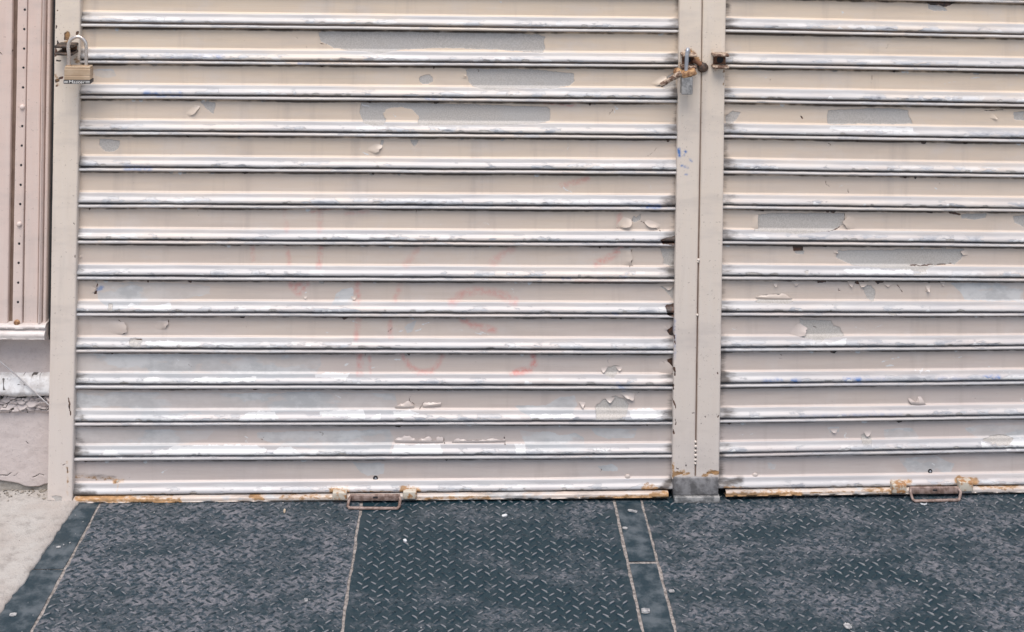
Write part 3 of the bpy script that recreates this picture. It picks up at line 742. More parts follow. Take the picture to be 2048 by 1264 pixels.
def lug_block(P, ang, L, W, H, seed):
    """Raised lozenges of the tread pattern: arrays of centres and headings -> one mesh."""
    u = np.array([-.5, -.28, 0, .28, .5]); w = np.array([.12, .8, 1, .8, .12]); hh = np.array([0, .85, 1, .85, 0])
    prof = [(-.5, 0), (-.26, .85), (0, 1), (.26, .85), (.5, 0)]
    T = np.array([[a * L, b * W * ww, H * min(h, g)] for a, ww, h in zip(u, w, hh) for b, g in prof])
    at = np.array([min(h, g) for a, ww, h in zip(u, w, hh) for b, g in prof])
    idx = np.arange(25).reshape(5, 5)
    a = idx[:-1, :-1].ravel(); b = idx[:-1, 1:].ravel(); c = idx[1:, 1:].ravel(); d = idx[1:, :-1].ravel()
    F0 = np.stack([a, d, c, b], 1)
    n = len(P); ca, sa = np.cos(ang)[:, None], np.sin(ang)[:, None]
    r = np.random.default_rng(seed)
    hs = (.45 + .75 * r.random(n))[:, None]
    V = np.stack([P[:, :1] + T[None, :, 0] * ca - T[None, :, 1] * sa, P[:, 1:2] + T[None, :, 0] * sa + T[None, :, 1] * ca, P[:, 2:3] - .0002 + T[None, :, 2] * hs], -1)
    F = (F0[None] + (np.arange(n) * 25)[:, None, None]).reshape(-1, 4)
    me = bpy.data.meshes.new('tread')
    me.vertices.add(n * 25); me.vertices.foreach_set('co', V.astype(np.float32).ravel())
    m = len(F); me.loops.add(m * 4); me.loops.foreach_set('vertex_index', F.astype(np.int32).ravel())
    me.polygons.add(m); me.polygons.foreach_set('loop_start', np.arange(0, m * 4, 4, dtype=np.int32))
    me.update(calc_edges=True)
    lw = me.attributes.new('wear', 'FLOAT', 'POINT'); lw.data.foreach_set('value', np.repeat(r.random(n), 25).astype(np.float32))  # random per lug; varies the worn tops and their painted glints
    lat = me.attributes.new('lug', 'FLOAT', 'POINT'); lat.data.foreach_set('value', np.tile(at, n).astype(np.float32))
    smooth(me)
    return me

PITCH = .0268
def tread_plate(x0, x1, y0, y1, label, dust, seed, off):
    gap = .0028
    t = thing('tread_plate', label, 'tread plate', ((x0 + x1) / 2, (y0 + y1) / 2, 0), 'steel tread plates in front of the shutters')
    nx, ny = int((x1 - x0) / .012), int((y1 - y0) / .006)
    xs = np.linspace(x0 + gap, x1 - gap, nx); ys = np.linspace(y0, y1, ny)
    X, Y = np.meshgrid(xs, ys)
    wav = lambda X, Y: .0012 * (fbm(X * 3, Y * 3, seed) - .5)
    Z = wav(X, Y)
    X = X + .0050 * (fbm(X * 0 + np.where(X < (x0 + x1) / 2, 3., 9.), Y * 45, seed + 2, 4) - .5) * ((X < x0 + .01) | (X > x1 - .01))
    # skirt down into the seam
    V = np.stack([X, Y, Z], -1)
    L_ = V[:, :1].copy(); L_[..., 2] -= .008; R_ = V[:, -1:].copy(); R_[..., 2] -= .008
    V = np.concatenate([L_, V, R_], 1)
    me = grid_mesh('sheet', V.reshape(-1, 3), ny, nx + 2, None, True)
    me.set_sharp_from_angle(angle=math.radians(40))
    s = link('sheet', me, M_PLATE, t); s['dust'] = dust
    ii = np.arange(0, int((x1 - x0) / PITCH * 2)); jj = np.arange(0, int((y1 - y0) / PITCH * 2))
    I, J = np.meshgrid(ii, jj); m = (I + J) % 2 == 0
    I, J = I[m], J[m]
    px = x0 + off + I * PITCH / 2; py = y1 - .004 - J * PITCH / 2
    ok = (px > x0 + .011) & (px < x1 - .011) & (py > y0 + .01)
    I, px, py = I[ok], px[ok], py[ok]
    r = np.random.default_rng(seed)
    P = np.stack([px + .0008 * r.standard_normal(len(px)), py + .0008 * r.standard_normal(len(px)), wav(px, py)], -1)
    ang = np.where(I % 2 == 0, math.radians(40), math.radians(-40)) + .05 * r.standard_normal(len(px))
    lo = link('tread', lug_block(P, ang, .0200, .0060, .0028, seed), M_PLATE, t)
    lo['kind'] = 'stuff'; lo['dust'] = dust
    return t
YB = .075
tread_plate(XA, XB, -1.15, YB, 'lightest dusty lilac-grey tread plate beside the plain dark border strip and pavement', .10, 1, .012)
tread_plate(XB, XC, -1.15, YB, 'greasy dark tread plate between two sandy seams below the shutter handle', -.12, 2, .006)
tread_plate(XD, 1.62, -1.15, YB, 'widest dark tread plate in front of the right shutter and post', .0, 3, .010)

def strip(x0, x1, cuts, label, border=None, hg=.0038):
    t = thing('frame_strip', label, 'steel strip', ((x0 + x1) / 2, -.3, 0), 'plain steel strips framing the tread plates')
    for k, (ya, yb) in enumerate(zip(cuts[:-1], cuts[1:])):
        nx, ny = 14, max(6, int(abs(yb - ya) / .008))
        ys = np.linspace(ya + hg, yb - hg, ny)
        rows = []
        for y in ys:
            a = x0 + .003; b = x1 - .003
            if border is not None: a = border(y) - .004
            xs = np.linspace(a, b, nx); xs[-1] += .002 * (float(fbm(np.array(y * 60), np.array(0.), 4)) - .5)
            z = .0012 * (fbm(xs * 20, np.full(nx, y * 20), 6) - .5)
            v = np.stack([xs, np.full(nx, y), z], -1)
            e1 = v[:1].copy(); e1[:, 2] -= .008; e2 = v[-1:].copy(); e2[:, 2] -= .008
            rows.append(np.concatenate([e1, v, e2]))
        V = np.array(rows)
        me = grid_mesh('strip', V.reshape(-1, 3), ny, nx + 2, None, not (ya > yb))
        me.set_sharp_from_angle(angle=math.radians(40))
        link('strip', me, M_FRAME, t)
    return t
strip(-.80, XA, [-1.2, -.240, .08], 'plain dark steel border strip between pale pavement and dusty tread plate',
      border=lambda y: float(np.interp(y, [-1.6, -.9, -.43, -.30, -.15, -.02, .3], [-.93, -.862, -.824, -.811, -.801, -.793, -.785])), hg=.0013)
strip(XC, XD, [-1.2, -.2265, .08], 'narrow plain dark steel strip between two tread plates, crossed by a short tan seam')

# ------------------------------------------------------------------ unseen backing wall, added to block light behind the shutters
box('backing_wall', (-2.6, .14, -.05), (3.2, .40, 3.4), M_WALL)
tag(bpy.data.objects['backing_wall'], 'beige backing wall added to block light, showing only as the dark gaps behind the shutter slats', 'wall')

# ------------------------------------------------------------------ roller shutters
XL0 = float(wall((150, 500), FLAT)[0]) - .016; XL1 = float(wall((1349, 500), FLAT)[0]) + .018
XR0 = float(rwall((1447, 500), FLAT)[0]) - .016; XR1 = 1.72
SL = lines(wall, LX0, L0, LX1, L1); SR = lines(rwall, [1450] * 14, R0, [2048] * 14, R1)

def bottom_bar(t, fn, za, h, x0, x1, yaw, marks, y0):
    prof = [(-.001, .012), (0, .002), (.001, .0004), (.003, 0), (.006, 0), (.009, 0), (h - .002, 0), (h - .0004, .0006), (h, .003), (h, .02)]
    nc = int((x1 - x0) / .003)
    xs = np.linspace(x0, x1, nc)
    X = np.repeat(xs[None], len(prof), 0)
    Z = za(xs)[None] - np.array([p[0] for p in prof])[:, None]
    Z = Z + .0008 * (fbm(X * 40, Z * 0, 4, 4) - .5)
    Y = y0 + (X - RX0) * yaw + np.array([p[1] for p in prof])[:, None] + .0005 * (fbm(X * 20, Z * 20, 6) - .5)
    A = wear(X, Z, marks); A['tone'] = np.full(X.shape, .7); A['grime_shade'] = .62 * fbm(X * 14, Z * 60, 77, 3); A['pale'] = 3.5 * (fbm(X * 9, Z * 30, 78, 3) - .42)
    return link('bottom_bar', grid_mesh('bottom_bar', np.stack([X, Y, Z], -1).reshape(-1, 3), len(prof), nc, A), M_SLAT, t, (x0, y0, float(za(np.array(x0)))))

def shutter(label, x0, x1, SLN, fn, yaw, marks, flakes, seed, vis, barmarks, ends):
    t = thing('roller_shutter', label, 'roller shutter', ((x0 + x1) / 2, FLAT, 0), 'steel roller shutters with peeling beige paint')
    pm = to_plane(marks, fn, FLAT - .004)
    for i in range(len(SLN) - 1):
        (a0, m0), (a1, m1) = SLN[i], SLN[i + 1]
        zt = lambda x, a=a0, m=m0: a + m * x
        zb = lambda x, a=a1, m=m1: a + m * x
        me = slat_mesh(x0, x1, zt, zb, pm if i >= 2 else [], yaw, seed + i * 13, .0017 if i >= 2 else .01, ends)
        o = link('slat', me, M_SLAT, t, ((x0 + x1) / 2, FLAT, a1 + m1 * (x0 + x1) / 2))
        for f in flakes.get(i, []): flake(o, fn, *f, y=FLAT + 0)
    a, m = SLN[-1]
    bottom_bar(t, fn, lambda x: a + m * x - .0012, .0108, x0 + .026, x1 - .026, yaw, barmarks, .001)
    return t

LB = to_plane([('rust', [(155,996),(360,1001)], .009, .9), ('rust', [(560,995),(690,994)], .006, .6), ('rust', [(830,996),(980,994)], .006, .7), ('rust', [(1180,999),(1335,990)], .009, .88), ('rust', [(700,1000),(1335,994)], .005, .22), ('rust', [(160,998),(175,998)], .006, 1.0), ('rust', [(215,999),(345,997)], .006, .75), ('rust', [(345,1000),(680,996)], .0025, .5), ('rust', [(500,992),(525,996)], .005, .9), ('rust', [(850,996),(930,994)], .0045, .8),
    ('rust', [(1300,990),(1335,989)], .007, 1.0), ('rust', [(1150,993),(1300,990)], .004, .6), ('rust', [(860,1000),(1300,996)], .002, .4), ('rust', [(620,990),(640,993)], .004, .7)], wall, .004)
RB = to_plane([('rust', [(1448,990),(1600,987)], .009, .9), ('rust', [(1730,981),(1790,980)], .006, .7), ('rust', [(1448,990),(2048,977)], .005, .2), ('rust', [(1448,990),(1475,990)], .007, 1.0), ('rust', [(1480,986),(1560,984)], .006, .7), ('rust', [(1620,984),(1780,979)], .003, .6), ('rust', [(1960,976),(2040,974)], .0045, .6), ('rust', [(1550,992),(1790,986)], .002, .5)], rwall, .004)
shl = shutter('wide left roller shutter with faint red graffiti, between the padlocked jamb and the post', XL0, XL1, SL, wall, 0.0, LEFT_MARKS, LEFT_FLAKES, 11, 14, LB, (XL0 + .016, XL1 - .018))
shr = shutter('right roller shutter running out of the picture beyond the post', XR0, XR1, SR, rwall, RT, RIGHT_MARKS, RIGHT_FLAKES, 311, 14, RB, (XR0 + .016,))

def lift_handle(t, fn, corners, clips, yaw):
    """Rusty flap with a D-loop lying on the ground, held between two clips welded round the bottom bar."""
    (ua, va), (ub, vb), (uc, vc), (ud, vd) = corners         # plate top-left, plate bottom-right, loop front-left, loop front-right
    p = fn((ua, va), -.001); q = fn((ub, vb), -.001)
    yy = lambda x: (x - RX0) * yaw
    x0, x1 = p[0], q[0]
    bm = bmesh.new(); add_box(bm, (x0, -.003 + yy(x0), q[2]), (x1, .003 + yy(x0), p[2]), .001)
    ym = yy((x0 + x1) / 2)
    bm.free()
    xm = (x0 + x1) / 2; zm = (p[2] + q[2]) / 2
    h = box('handle_plate', (x0, -.003 + ym, q[2]), (x1, .003 + ym, p[2]), M_HANDLE, t, .0012)
    box('slot', (xm - .004, -.0036 + ym, zm - .0005), (xm + .006, -.002 + ym, zm + .0032), M_DARK, h, .0006)
    r = .0031
    fl, fr = floor((uc, vc), r), floor((ud, vd), r)
    pts = [(x0 + .001, -.003 + ym, p[2] - .004), (x0 - .001, -.009 + ym, zm), (fl[0], fl[1] + .005, r * 1.3), (fl[0] + .004, fl[1], r), ((fl[0] + fr[0]) / 2, (fl[1] + fr[1]) / 2 - .0004, r),
           (fr[0] - .004, fr[1], r), (fr[0], fr[1] + .005, r * 1.3), (x1 + .001, -.009 + ym, zm), (x1 - .001, -.003 + ym, p[2] - .004)]
    tube('handle_loop', pts, r, M_HANDLE, t, 10)
    for (u0, v0), (u1, v1) in clips:
        a, b = fn((u0, v0), -.006), fn((u1, v1), -.006)
        yc = yy(a[0])
        cb = box('clip', (a[0], -.0065 + yc, b[2]), (b[0], .012 + yc, a[2]), M_CLIP, t, .0025, 3)
M_CLIP = simple('clip_paint', (0.50, 0.45, 0.37), (0.34, 0.17, 0.07), 75, .55, 0, .001, lo=.47, hi=.62)
M_HANDLE = simple('brown_handle_iron', (0.15, 0.095, 0.075), (0.30, 0.22, 0.19), 90, .6, 0, .0006)
lift_handle(shl, wall, ((700,989.5),(800,1001),(695,1016),(798,1017)), (((665,985),(693,1001)),((806,983),(833,999))), 0.0)
lift_handle(shr, rwall, ((1820,975),(1917,986),(1827,1002),(1921,1000)), (((1785,969),(1813,987)),((1919,964),(1946,983))), RT)

def bolt(t, fn, uv, r, h, mat, hole=False):
    p = fn(uv, FLAT)
    y = p[1]
    c = (p[0], y - .0006, p[2])
    if hole:
        bm = bmesh.new()
        add_tube(bm, [(c[0], y - .0012, c[2]), (c[0], y + .004, c[2])], r, 14)
        link('bolt_hole', from_bm(bm, 'bolt_hole', False), M_DARK, t, c)
        dome('bolt', (c[0] + r * .1, y - .0012, c[2] - r * .15), r * .45, .001, M_STEEL, t)
    else:
        dome('bolt', c, r, h, mat, t)
bolt(shl, wall, (751, 956), .0052, .002, M_DARK, True)
bolt(shl, wall, (234, 963), .0052, .003, M_CLIP)
bolt(shl, wall, (1255, 953), .0058, .003, M_SLAT)
bolt(shr, rwall, (1510, 950), .0056, .003, M_SLAT)
bolt(shr, rwall, (1860, 942), .0048, .002, M_DARK, True)

# ------------------------------------------------------------------ guides: left jamb and centre post
def upright(name, x0, x1, z0, z1, yf, yb, marks, mat, parent, jag=.0016, seed=0, rnd=.003):
    """A folded steel guide: front face with rounded edges and two returns."""
    n = max(8, int((x1 - x0) / .0022))
    us = np.linspace(0, 1, n)
    cs = [(x0, yb)] + [(x0, yf + rnd), (x0 + rnd * .3, yf + rnd * .3)] + [(x0 + rnd + (x1 - x0 - 2 * rnd) * u, yf) for u in us] + [(x1 - rnd * .3, yf + rnd * .3), (x1, yf + rnd)] + [(x1, yb)]
    zs = np.linspace(z0, z1, int((z1 - z0) / .0022))
    X = np.repeat(np.array([c[0] for c in cs])[None], len(zs), 0); Y = np.repeat(np.array([c[1] for c in cs])[None], len(zs), 0)
    Z = np.repeat(zs[:, None], len(cs), 1)
    wob = .0016 * (fbm(Z * 2.2, X * 0, seed, 2) - .5)
    Xw = X + wob + .0006 * (fbm(Z * 40, X * 40, seed + 1) - .5); Yw = Y + .0010 * (fbm(X * 12, Z * 5, seed + 2) - .5)
    A = wear(X, Z, marks, jag, seed)
    for k in ('chip', 'bare'):
        if k in A: Yw = Yw + .0005 * np.clip(A[k], 0, 1)
    A['tone'] = np.clip((1.0 - Z) / .9, 0, 1)
    return link(name, grid_mesh(name, np.stack([Xw, Yw, Z], -1).reshape(-1, 3), len(zs), len(cs), A, True), mat, parent, ((x0 + x1) / 2, yf, z0))

YJ = .003
JX0 = float(wall((102, 500), YJ)[0]); JX1 = float(wall((153, 500), YJ)[0])
jm = [('chip', [(113,78),(117,85),(116,93),(112,90)]), ('chip', [(110,95),(115,100),(114,114),(110,114)]), ('chip', [(112,119),(124,121),(123,124),(113,123)]), ('chip', [(118,155),(127,152),(126,158),(119,159)]), ('chip', [(110,158),(118,158),(119,164),(111,166)]),
      ('chip', [(152,62),(158,62),(157,70),(152,70)]), ('chip', [(110,171),(117,171),(115,175),(111,174)]), ('chip', [(120,66),(124,66),(123,69)]), ('chip', [(112,20),(116,20),(115,24)]), ('chip', [(112,50),(115,50),(115,57),(112,57)]),
      ('chip', [(129,66),(134,63),(140,66),(139,76),(135,82),(128,80)]), ('rust', [(135,66),(134,84)], .009, .7), ('rust', [(140,62),(155,66)], .006, .4), ('rust', [(150,118),(156,124)], .010, .5), ('rust', [(140,172),(150,190)], .012, .35), ('rust', [(112,150),(116,170)], .006, .5), ('rust', [(130,28),(140,40)], .012, .16),
      ('chip', [(138,810),(141,830)], .0014), ('chip', [(137,795),(140,812)], .0010), ('chip', [(93,965),(95,967)], .0016), ('chip', [(127,930),(131,928)], .0010), ('chip', [(135,935),(136,945)], .0012), ('chip', [(147,445),(149,448)], .0010), ('chip', [(149,510),(150,515)], .0010),
      ('rust', [(88,988),(90,1006)], .006, 1.1), ('bare', [(103,992),(118,991),(126,994),(124,1004),(112,1002)]), ('bare', [(90,1000),(135,1004),(135,1014),(88,1014)]), ('rust', [(135,920),(136,990)], .004, .5)]
jamb = thing('shutter_jamb', 'beige painted steel jamb at the left of the shutter, carrying the brass padlock', 'door jamb', ((JX0 + JX1) / 2, YJ, 0))
upright('guide_channel', JX0, JX1, -.002, 1.32, YJ, .06, to_plane(jm, wall, YJ), M_POST, jamb, seed=31)
box('gap_shade', (JX0 - .008, .022, float(wall((96, 680), .02)[2])), (JX0 + .002, .055, 1.32), M_DARK, jamb)  # black strip painting in the shade of the gap beside the jamb

YP = .003
PX0 = float(wall((1351, 500), YP)[0]); PXM = float(wall((1397.5, 500), YP)[0]); PX1 = float(wall((1445, 500), YP)[0])
pmk = [('chip', [(1349,672),(1350,690)], .0012), ('chip', [(1349,735),(1350,750)], .0016), ('chip', [(1347,770),(1348,778)], .0014), ('chip', [(1348,802),(1351,815)], .0014), ('chip', [(1349,835),(1350,850)], .0012), ('chip', [(1347,860),(1349,868)], .0014), ('chip', [(1355,458),(1357,462)], .0010), ('chip', [(1384,826),(1389,825)], .0011), ('chip', [(1409,832),(1410,834)], .0013), ('chip', [(1402,846),(1403,847)], .0012), ('chip', [(1436,834),(1438,830)], .0013), ('chip', [(1435,745),(1436,747)], .0012), ('chip', [(1371,930),(1372,932)], .0014), ('chip', [(1353,937),(1357,938)], .0012), ('chip', [(1362,936),(1366,938)], .0010), ('chip', [(1415,808),(1416,809)], .0010), ('chip', [(1376,836),(1377,837)], .0010), ('chip', [(1380,92),(1381,94)], .001),
       ('rust', [(1349,948),(1366,944)], .007, .72), ('rust', [(1366,950),(1376,947)], .005, .8), ('rust', [(1407,952),(1420,946)], .006, .7), ('rust', [(1420,944),(1436,946)], .007, .8), ('chip', [(1412,944),(1430,941),(1436,944),(1430,947),(1415,948)]), ('chip', [(1352,946),(1362,944),(1368,948),(1356,950)]), ('rust', [(1347,925),(1347,955)], .004, .8), ('rust', [(1378,104),(1400,124)], .010, .8), ('rust', [(1425,100),(1430,138)], .008, .55), ('rust', [(1448,120),(1447,170)], .004, .4), ('rust', [(1404,150),(1402,180)], .003, .35), ('rust', [(1360,130),(1366,138)], .010, .6), ('rust', [(1402,400),(1440,430)], .010, .12),
       ('grime_shade', [(1352,190),(1356,150)], .004, .5), ('blue', [(1357,298),(1359,312)], .0042, 1.2), ('blue', [(1369,302),(1371,304)], .003, 1.0), ('blue', [(1362,332),(1374,334)], .0035, .9), ('blue', [(1379,320),(1381,322)], .0035, .9), ('blue', [(1370,348),(1373,349)], .002, .7), ('blue', [(1350,640),(1350,720)], .0025, .45), ('blue', [(1368,310),(1368,312)], .002, .7)]
post = thing('shutter_post', 'beige double steel post between the two shutters, rusty at its foot', 'post', (PXM, YP, 0))
pw = to_plane(pmk, wall, YP)
GAP = .0012
zfoot = float(wall((1390, 953), YP)[2])
upright('guide_channel', PX0, PXM - GAP, zfoot - .006, 1.32, YP, .06, pw, M_POST, post, seed=41)
upright('guide_channel', PXM + GAP, PX1, zfoot - .006, 1.32, YP - .0006, .06, pw, M_POST, post, seed=47)
box('seam', (PXM - GAP - .002, YP + .0035, zfoot), (PXM + GAP + .002, YP + .01, 1.32), M_BROWN, post)
bp0 = wall((1347, 955), YP - .004); bp1 = wall((1437, 991), YP - .004)
box('base_block', (bp0[0], YP - .004, max(.001, bp1[2])), (bp1[0], .05, bp0[2]), M_BASE, post, .003, 3)
box('foot_strip', (bp0[0] + .002, YP - .010, .0005), (bp1[0] + .002, .05, max(.0030, bp1[2] - .0005)), M_GREYM, post, .0008)
for u, v, r in ((1397, 520, .0036), (1396, 524, .0022), (1394.5, 630, .0032), (1391, 884, .0034), (1391.5, 893, .0036), (1391, 902, .0030), (1391.5, 911, .0038), (1391, 920, .0036), (1390.5, 927, .0030)):
    p = wall((u, v), YP)
    dome('weld_bead', (p[0], YP + .001, p[2]), r * .9, .0024, M_POST, post, 10)

def keeper(parent, ua, ub, vt, vb, yf, mats, dep=.026):
    """A lock keeper: two thick flanges standing out of the guide, a dark mouth between them."""
    a = wall((ua, vt), yf); b = wall((ub, vb), yf)
    th = .0062
    x0, x1, zt, zb = a[0], b[0], a[2], b[2]
    k = box('keeper', (x0 + .004, yf - .001, zb + .002), (x1 - .003, yf + .004, zt - .002), M_RUST, parent, .0012)
    for z in (zt, zb):
        bm = bmesh.new()
        add_box(bm, (x0, yf - dep, z - th / 2), (x1, yf + .002, z + th / 2), .0027, 3)
        link('flange', from_bm(bm, 'flange'), mats, k, (x0, yf, z))
    return k, (x0, x1, zt, zb)
# left jamb keeper with the padlock
kj, (kx0, kx1, kzt, kzb) = keeper(jamb, 120, 157, 87, 102, YJ, M_SOOT, .040)
# post keepers
kl, (lx0, lx1, lzt, lzb) = keeper(post, 1360, 1390, 107, 131, YP, M_RUSTP)
kr, (rx0, rx1, rzt, rzb) = keeper(post, 1422, 1454, 107, 131, YP, M_RUSTP)
for k_, (a_, b_, c_, d_), f_ in ((kl, (lx0, lx1, lzt, lzb), .5), (kr, (rx0, rx1, rzt, rzb), .55)):
    cx = a_ + (b_ - a_) * f_; cz = (c_ + d_) / 2
    bm = bmesh.new(); add_tube(bm, [(cx, YP - .0022, cz), (cx, YP + .003, cz)], .0072, 16)
    link('keyhole', from_bm(bm, 'keyhole', False), M_DARK, k_, (cx, YP, cz))
# rusty knuckle on the post seam
kn = wall((1405, 134), YP)
bm = bmesh.new()
add_tube(bm, [(kn[0], YP + .001, kn[2]), (kn[0], YP - .006, kn[2]), (kn[0], YP - .0085, kn[2])], [.0115, .0115, .008], 14)
for v in bm.verts: v.co += Vector((RNG.normal() * .0006, RNG.normal() * .0005, RNG.normal() * .0006))
link('rusty_knuckle', from_bm(bm, 'rusty_knuckle'), M_SOOT, post, tuple(kn))
a, b = wall((1385, 120), YP), wall((1400, 128), YP)
tube('knuckle_arm', [(a[0], YP - .004, a[2]), ((a[0] + b[0]) / 2, YP - .006, (a[2] + b[2]) / 2 + .001), (b[0], YP - .004, b[2])], [.0055, .0045, .006], M_RUST, post, 9)

# ------------------------------------------------------------------ brass padlock
YL = -.040
p0 = wall((128.5, 133), YL - .011); p1 = wall((180, 168), YL - .011)
pad = thing('padlock', 'brass laminated padlock with black base band hanging from the left jamb', 'padlock', ((p0[0] + p1[0]) / 2, YL, p1[2]))
zt, zb = p0[2], wall((150, 160), YL - .011)[2]
bx0, bx1 = p0[0], p1[0]
bm = bmesh.new()
nl = 3
for i in range(nl):
    cut = (0, .30, .84, 1.0)
    za = zb + (zt - zb) * cut[i]; zc = zb + (zt - zb) * cut[i + 1]
    e = .0006 if i == nl - 1 else 0
    add_box(bm, (bx0 + e, YL - .0115 + e, za + .0001), (bx1 - e, YL + .0115 - e, zc - .0001), .0009, 2)
body = link('body', from_bm(bm, 'body', False), M_BRASS, pad)
bb = box('base_band', (bx0 - .0012, YL - .0128, p1[2]), (bx1 + .0012, YL + .0128, zb), M_BLACK, pad, .0016, 2)
zh = zb - p1[2]
for sx0, sx1 in ((bx0, bx0 + .0085), (bx1 - .0085, bx1)):
    for q in (.34, .66):
        box('stripe', (sx0, YL - .0131, p1[2] + zh * q - .0005), (sx1, YL - .0127, p1[2] + zh * q + .0005), M_PRINT, bb)
cu = bpy.data.curves.new('lettering', 'FONT')
cu.body = 'Master'; cu.size = .0118; cu.align_x = 'CENTER'; cu.align_y = 'CENTER'; cu.extrude = .00015; cu.space_character = 1.02; cu.shear = .12; cu.resolution_u = 3
to = bpy.data.objects.new('lettering', cu); COL.objects.link(to)
dg = bpy.context.evaluated_depsgraph_get()
tm = bpy.data.meshes.new_from_object(to.evaluated_get(dg)); bpy.data.objects.remove(to)
tm.transform(Matrix.Translation(((bx0 + bx1) / 2, YL - .01305, p1[2] + zh * .52)) @ Matrix.Rotation(math.pi / 2, 4, 'X') @ Matrix.Diagonal((1.0, .74, 1, 1)))
link('lettering', tm, M_PRINT, bb)
# shackle: leaning arch, left leg through the keeper
sl = wall((137.5, 133), YL); sr = wall((172.5, 133), YL)
top = wall((155, 74), YL)
pts = [(sl[0], YL, sl[2] - .004), (sl[0], YL, wall((0, 110), YL)[2]), (wall((136.5, 97), YL)[0], YL, wall((136, 97), YL)[2])]
for u, v in ((137.5, 87), (142, 79.5), (149, 75), (156, 73.5), (163, 75.5), (169, 81), (172.2, 89), (172.8, 100), (172.6, 118)):
    q = wall((u, v), YL); pts.append((q[0], YL, q[2]))
pts.append((sr[0], YL, sr[2] - .004))
tube('shackle', spline(pts), .0036, M_SHACKLE, pad, 16)
for sx in (sl[0], sr[0]):
    bm = bmesh.new(); add_tube(bm, [(sx, YL, zt - .002), (sx, YL, zt + .0014)], .0052, 14)
    link('collar', from_bm(bm, 'collar', False), M_BRASS, pad, (sx, YL, zt))

# ------------------------------------------------------------------ rusty pin lock on the post
YK = -.030
def W(u, v, dy=0.0):
    q = wall((u, v), YK + dy); return Vector((q[0], YK + dy, q[2]))
lock = thing('pin_lock', 'rusty pin lock with blue-grey shackle hanging through the left keeper of the post', 'lock', tuple(W(1373, 188)))
tube('shackle', spline([W(1372, 150), W(1373, 128), W(1374, 108), W(1375, 101), W(1376, 98.5, .006), W(1377, 102, .014), W(1377, 112, .018)]), .0041, M_STEEL, lock, 14)
cl = W(1373, 146)
bm = bmesh.new()
rotm = Matrix.Rotation(math.radians(-16), 3, 'Y')
add_box(bm, (cl.x - .0125, YK - .011, cl.z - .0065), (cl.x + .020, YK + .011, cl.z + .0065), .0035, 3, rotm)
for v in bm.verts: v.co += Vector((RNG.normal() * .0004, 0, RNG.normal() * .0004))
link('clevis', from_bm(bm, 'clevis'), M_RUSTL, lock, tuple(cl))
la, lb = W(1362, 156), W(1384, 188)
bm = bmesh.new(); add_box(bm, (la.x, YK - .010, lb.z), (lb.x, YK + .010, la.z + .004), .003, 3)
link('lock_body', from_bm(bm, 'lock_body'), M_GREYM, lock, tuple(lb))
pa, pb = W(1362, 146, -.004), W(1321, 171, -.008)
tube('pin', [pa, pa + (pb - pa) * .35, pa + (pb - pa) * .40, pa + (pb - pa) * .94, pb], [.0070, .0062, .0050, .0052, .0040], M_RUSTP, lock, 12)
kb = W(1356, 145)
bm = bmesh.new(); add_tube(bm, [kb + Vector((0, -.006, 0)), kb + Vector((0, .008, 0))], .0092, 12)
link('knuckle', from_bm(bm, 'knuckle'), M_RUSTL, lock, tuple(kb))

# ------------------------------------------------------------------ panelled pilaster at the far left
YA = .012
def xw(u, v, y): return float(wall((u, v), y)[0])
zr0, zr1 = float(wall((45, 676), YA)[2]), float(wall((45, 646), YA)[2])
pan = thing('shopfront_panel', 'pinkish beige panelled shopfront board with a perforated strip, left of the jamb', 'panel', (xw(45, 676, YA), YA, zr0))
xa = xw(20, 316, YA); xb = xw(31, 316, YA); xc = xw(50, 316, YA); xd = xw(79.5, 316, YA); xe = xw(87.5, 316, YA); xf = xw(96, 316, YA)
bmk = to_plane([('chip', [(0,104),(3,110)], .0012), ('chip', [(7,74),(11,75)], .0008), ('chip', [(26,45),(27,60)], .0010), ('chip', [(25,100),(26,130)], .0008), ('chip', [(23,155),(24,165)], .0010), ('bare', [(24,60),(28,62),(27,72),(25,70)])], wall, YA)
upright('board', -2.3, xa, zr1, 1.32, YA, .09, bmk, M_PANEL, pan, seed=51) if False else None
upright('board', xa - .75, xa, zr1, 1.32, YA, .09, bmk, M_PANEL, pan, seed=51, rnd=.002)
box('groove', (xa - .002, YA + .010, zr1), (xb + .002, YA + .03, 1.32), M_BROWN, pan)
smk = to_plane([('chip', wall_pt, .0021) for wall_pt in
      [[(u, v), (u + .6, v + 1.0)] for u, v in ((49.5,19),(48.5,58),(48,97),(47,135),(46,174.5),(44.5,252),(43.5,291),(42.3,330),(41.5,369.5),(40.5,408),(38.5,487),(37.5,525.5),(36.5,565),(36,604))]], wall, YA - .003)
upright('perforated_strip', xb, xc, zr1, 1.32, YA - .003, .09, smk, M_PANEL, pan, jag=.0004, seed=53, rnd=.0015)
for u, v in ((49.5,19),(48.5,58),(48,97),(47,135),(46,174.5),(44.5,252),(43.5,291),(42.3,330),(41.5,369.5),(40.5,408),(38.5,487),(37.5,525.5),(36.5,565),(36,604)):
    q = wall((u, v), YA - .003)
    bm = bmesh.new(); add_tube(bm, [(q[0], YA - .0034, q[2]), (q[0], YA + .004, q[2])], .0024, 10)
    link('screw_hole', from_bm(bm, 'screw_hole', False), M_DARK, pan, tuple(q))
for u, v, mt, r in ((45, 214, M_PANEL, .0056), (39, 448, M_PANEL, .0056), (34, 645, M_RUSTL, .0065)):
    q = wall((u, v), YA - .003)
    dome('screw', (q[0], YA - .003, q[2]), r, .005, mt, pan)
upright('board', xc + .0015, xd, zr1, 1.32, YA - .001, .09, [], M_PANEL, pan, seed=57, rnd=.002)
upright('moulding', xd + .0018, xe, zr1, 1.32, YA - .006, .09, [], M_PANEL, pan, seed=59, rnd=.004)
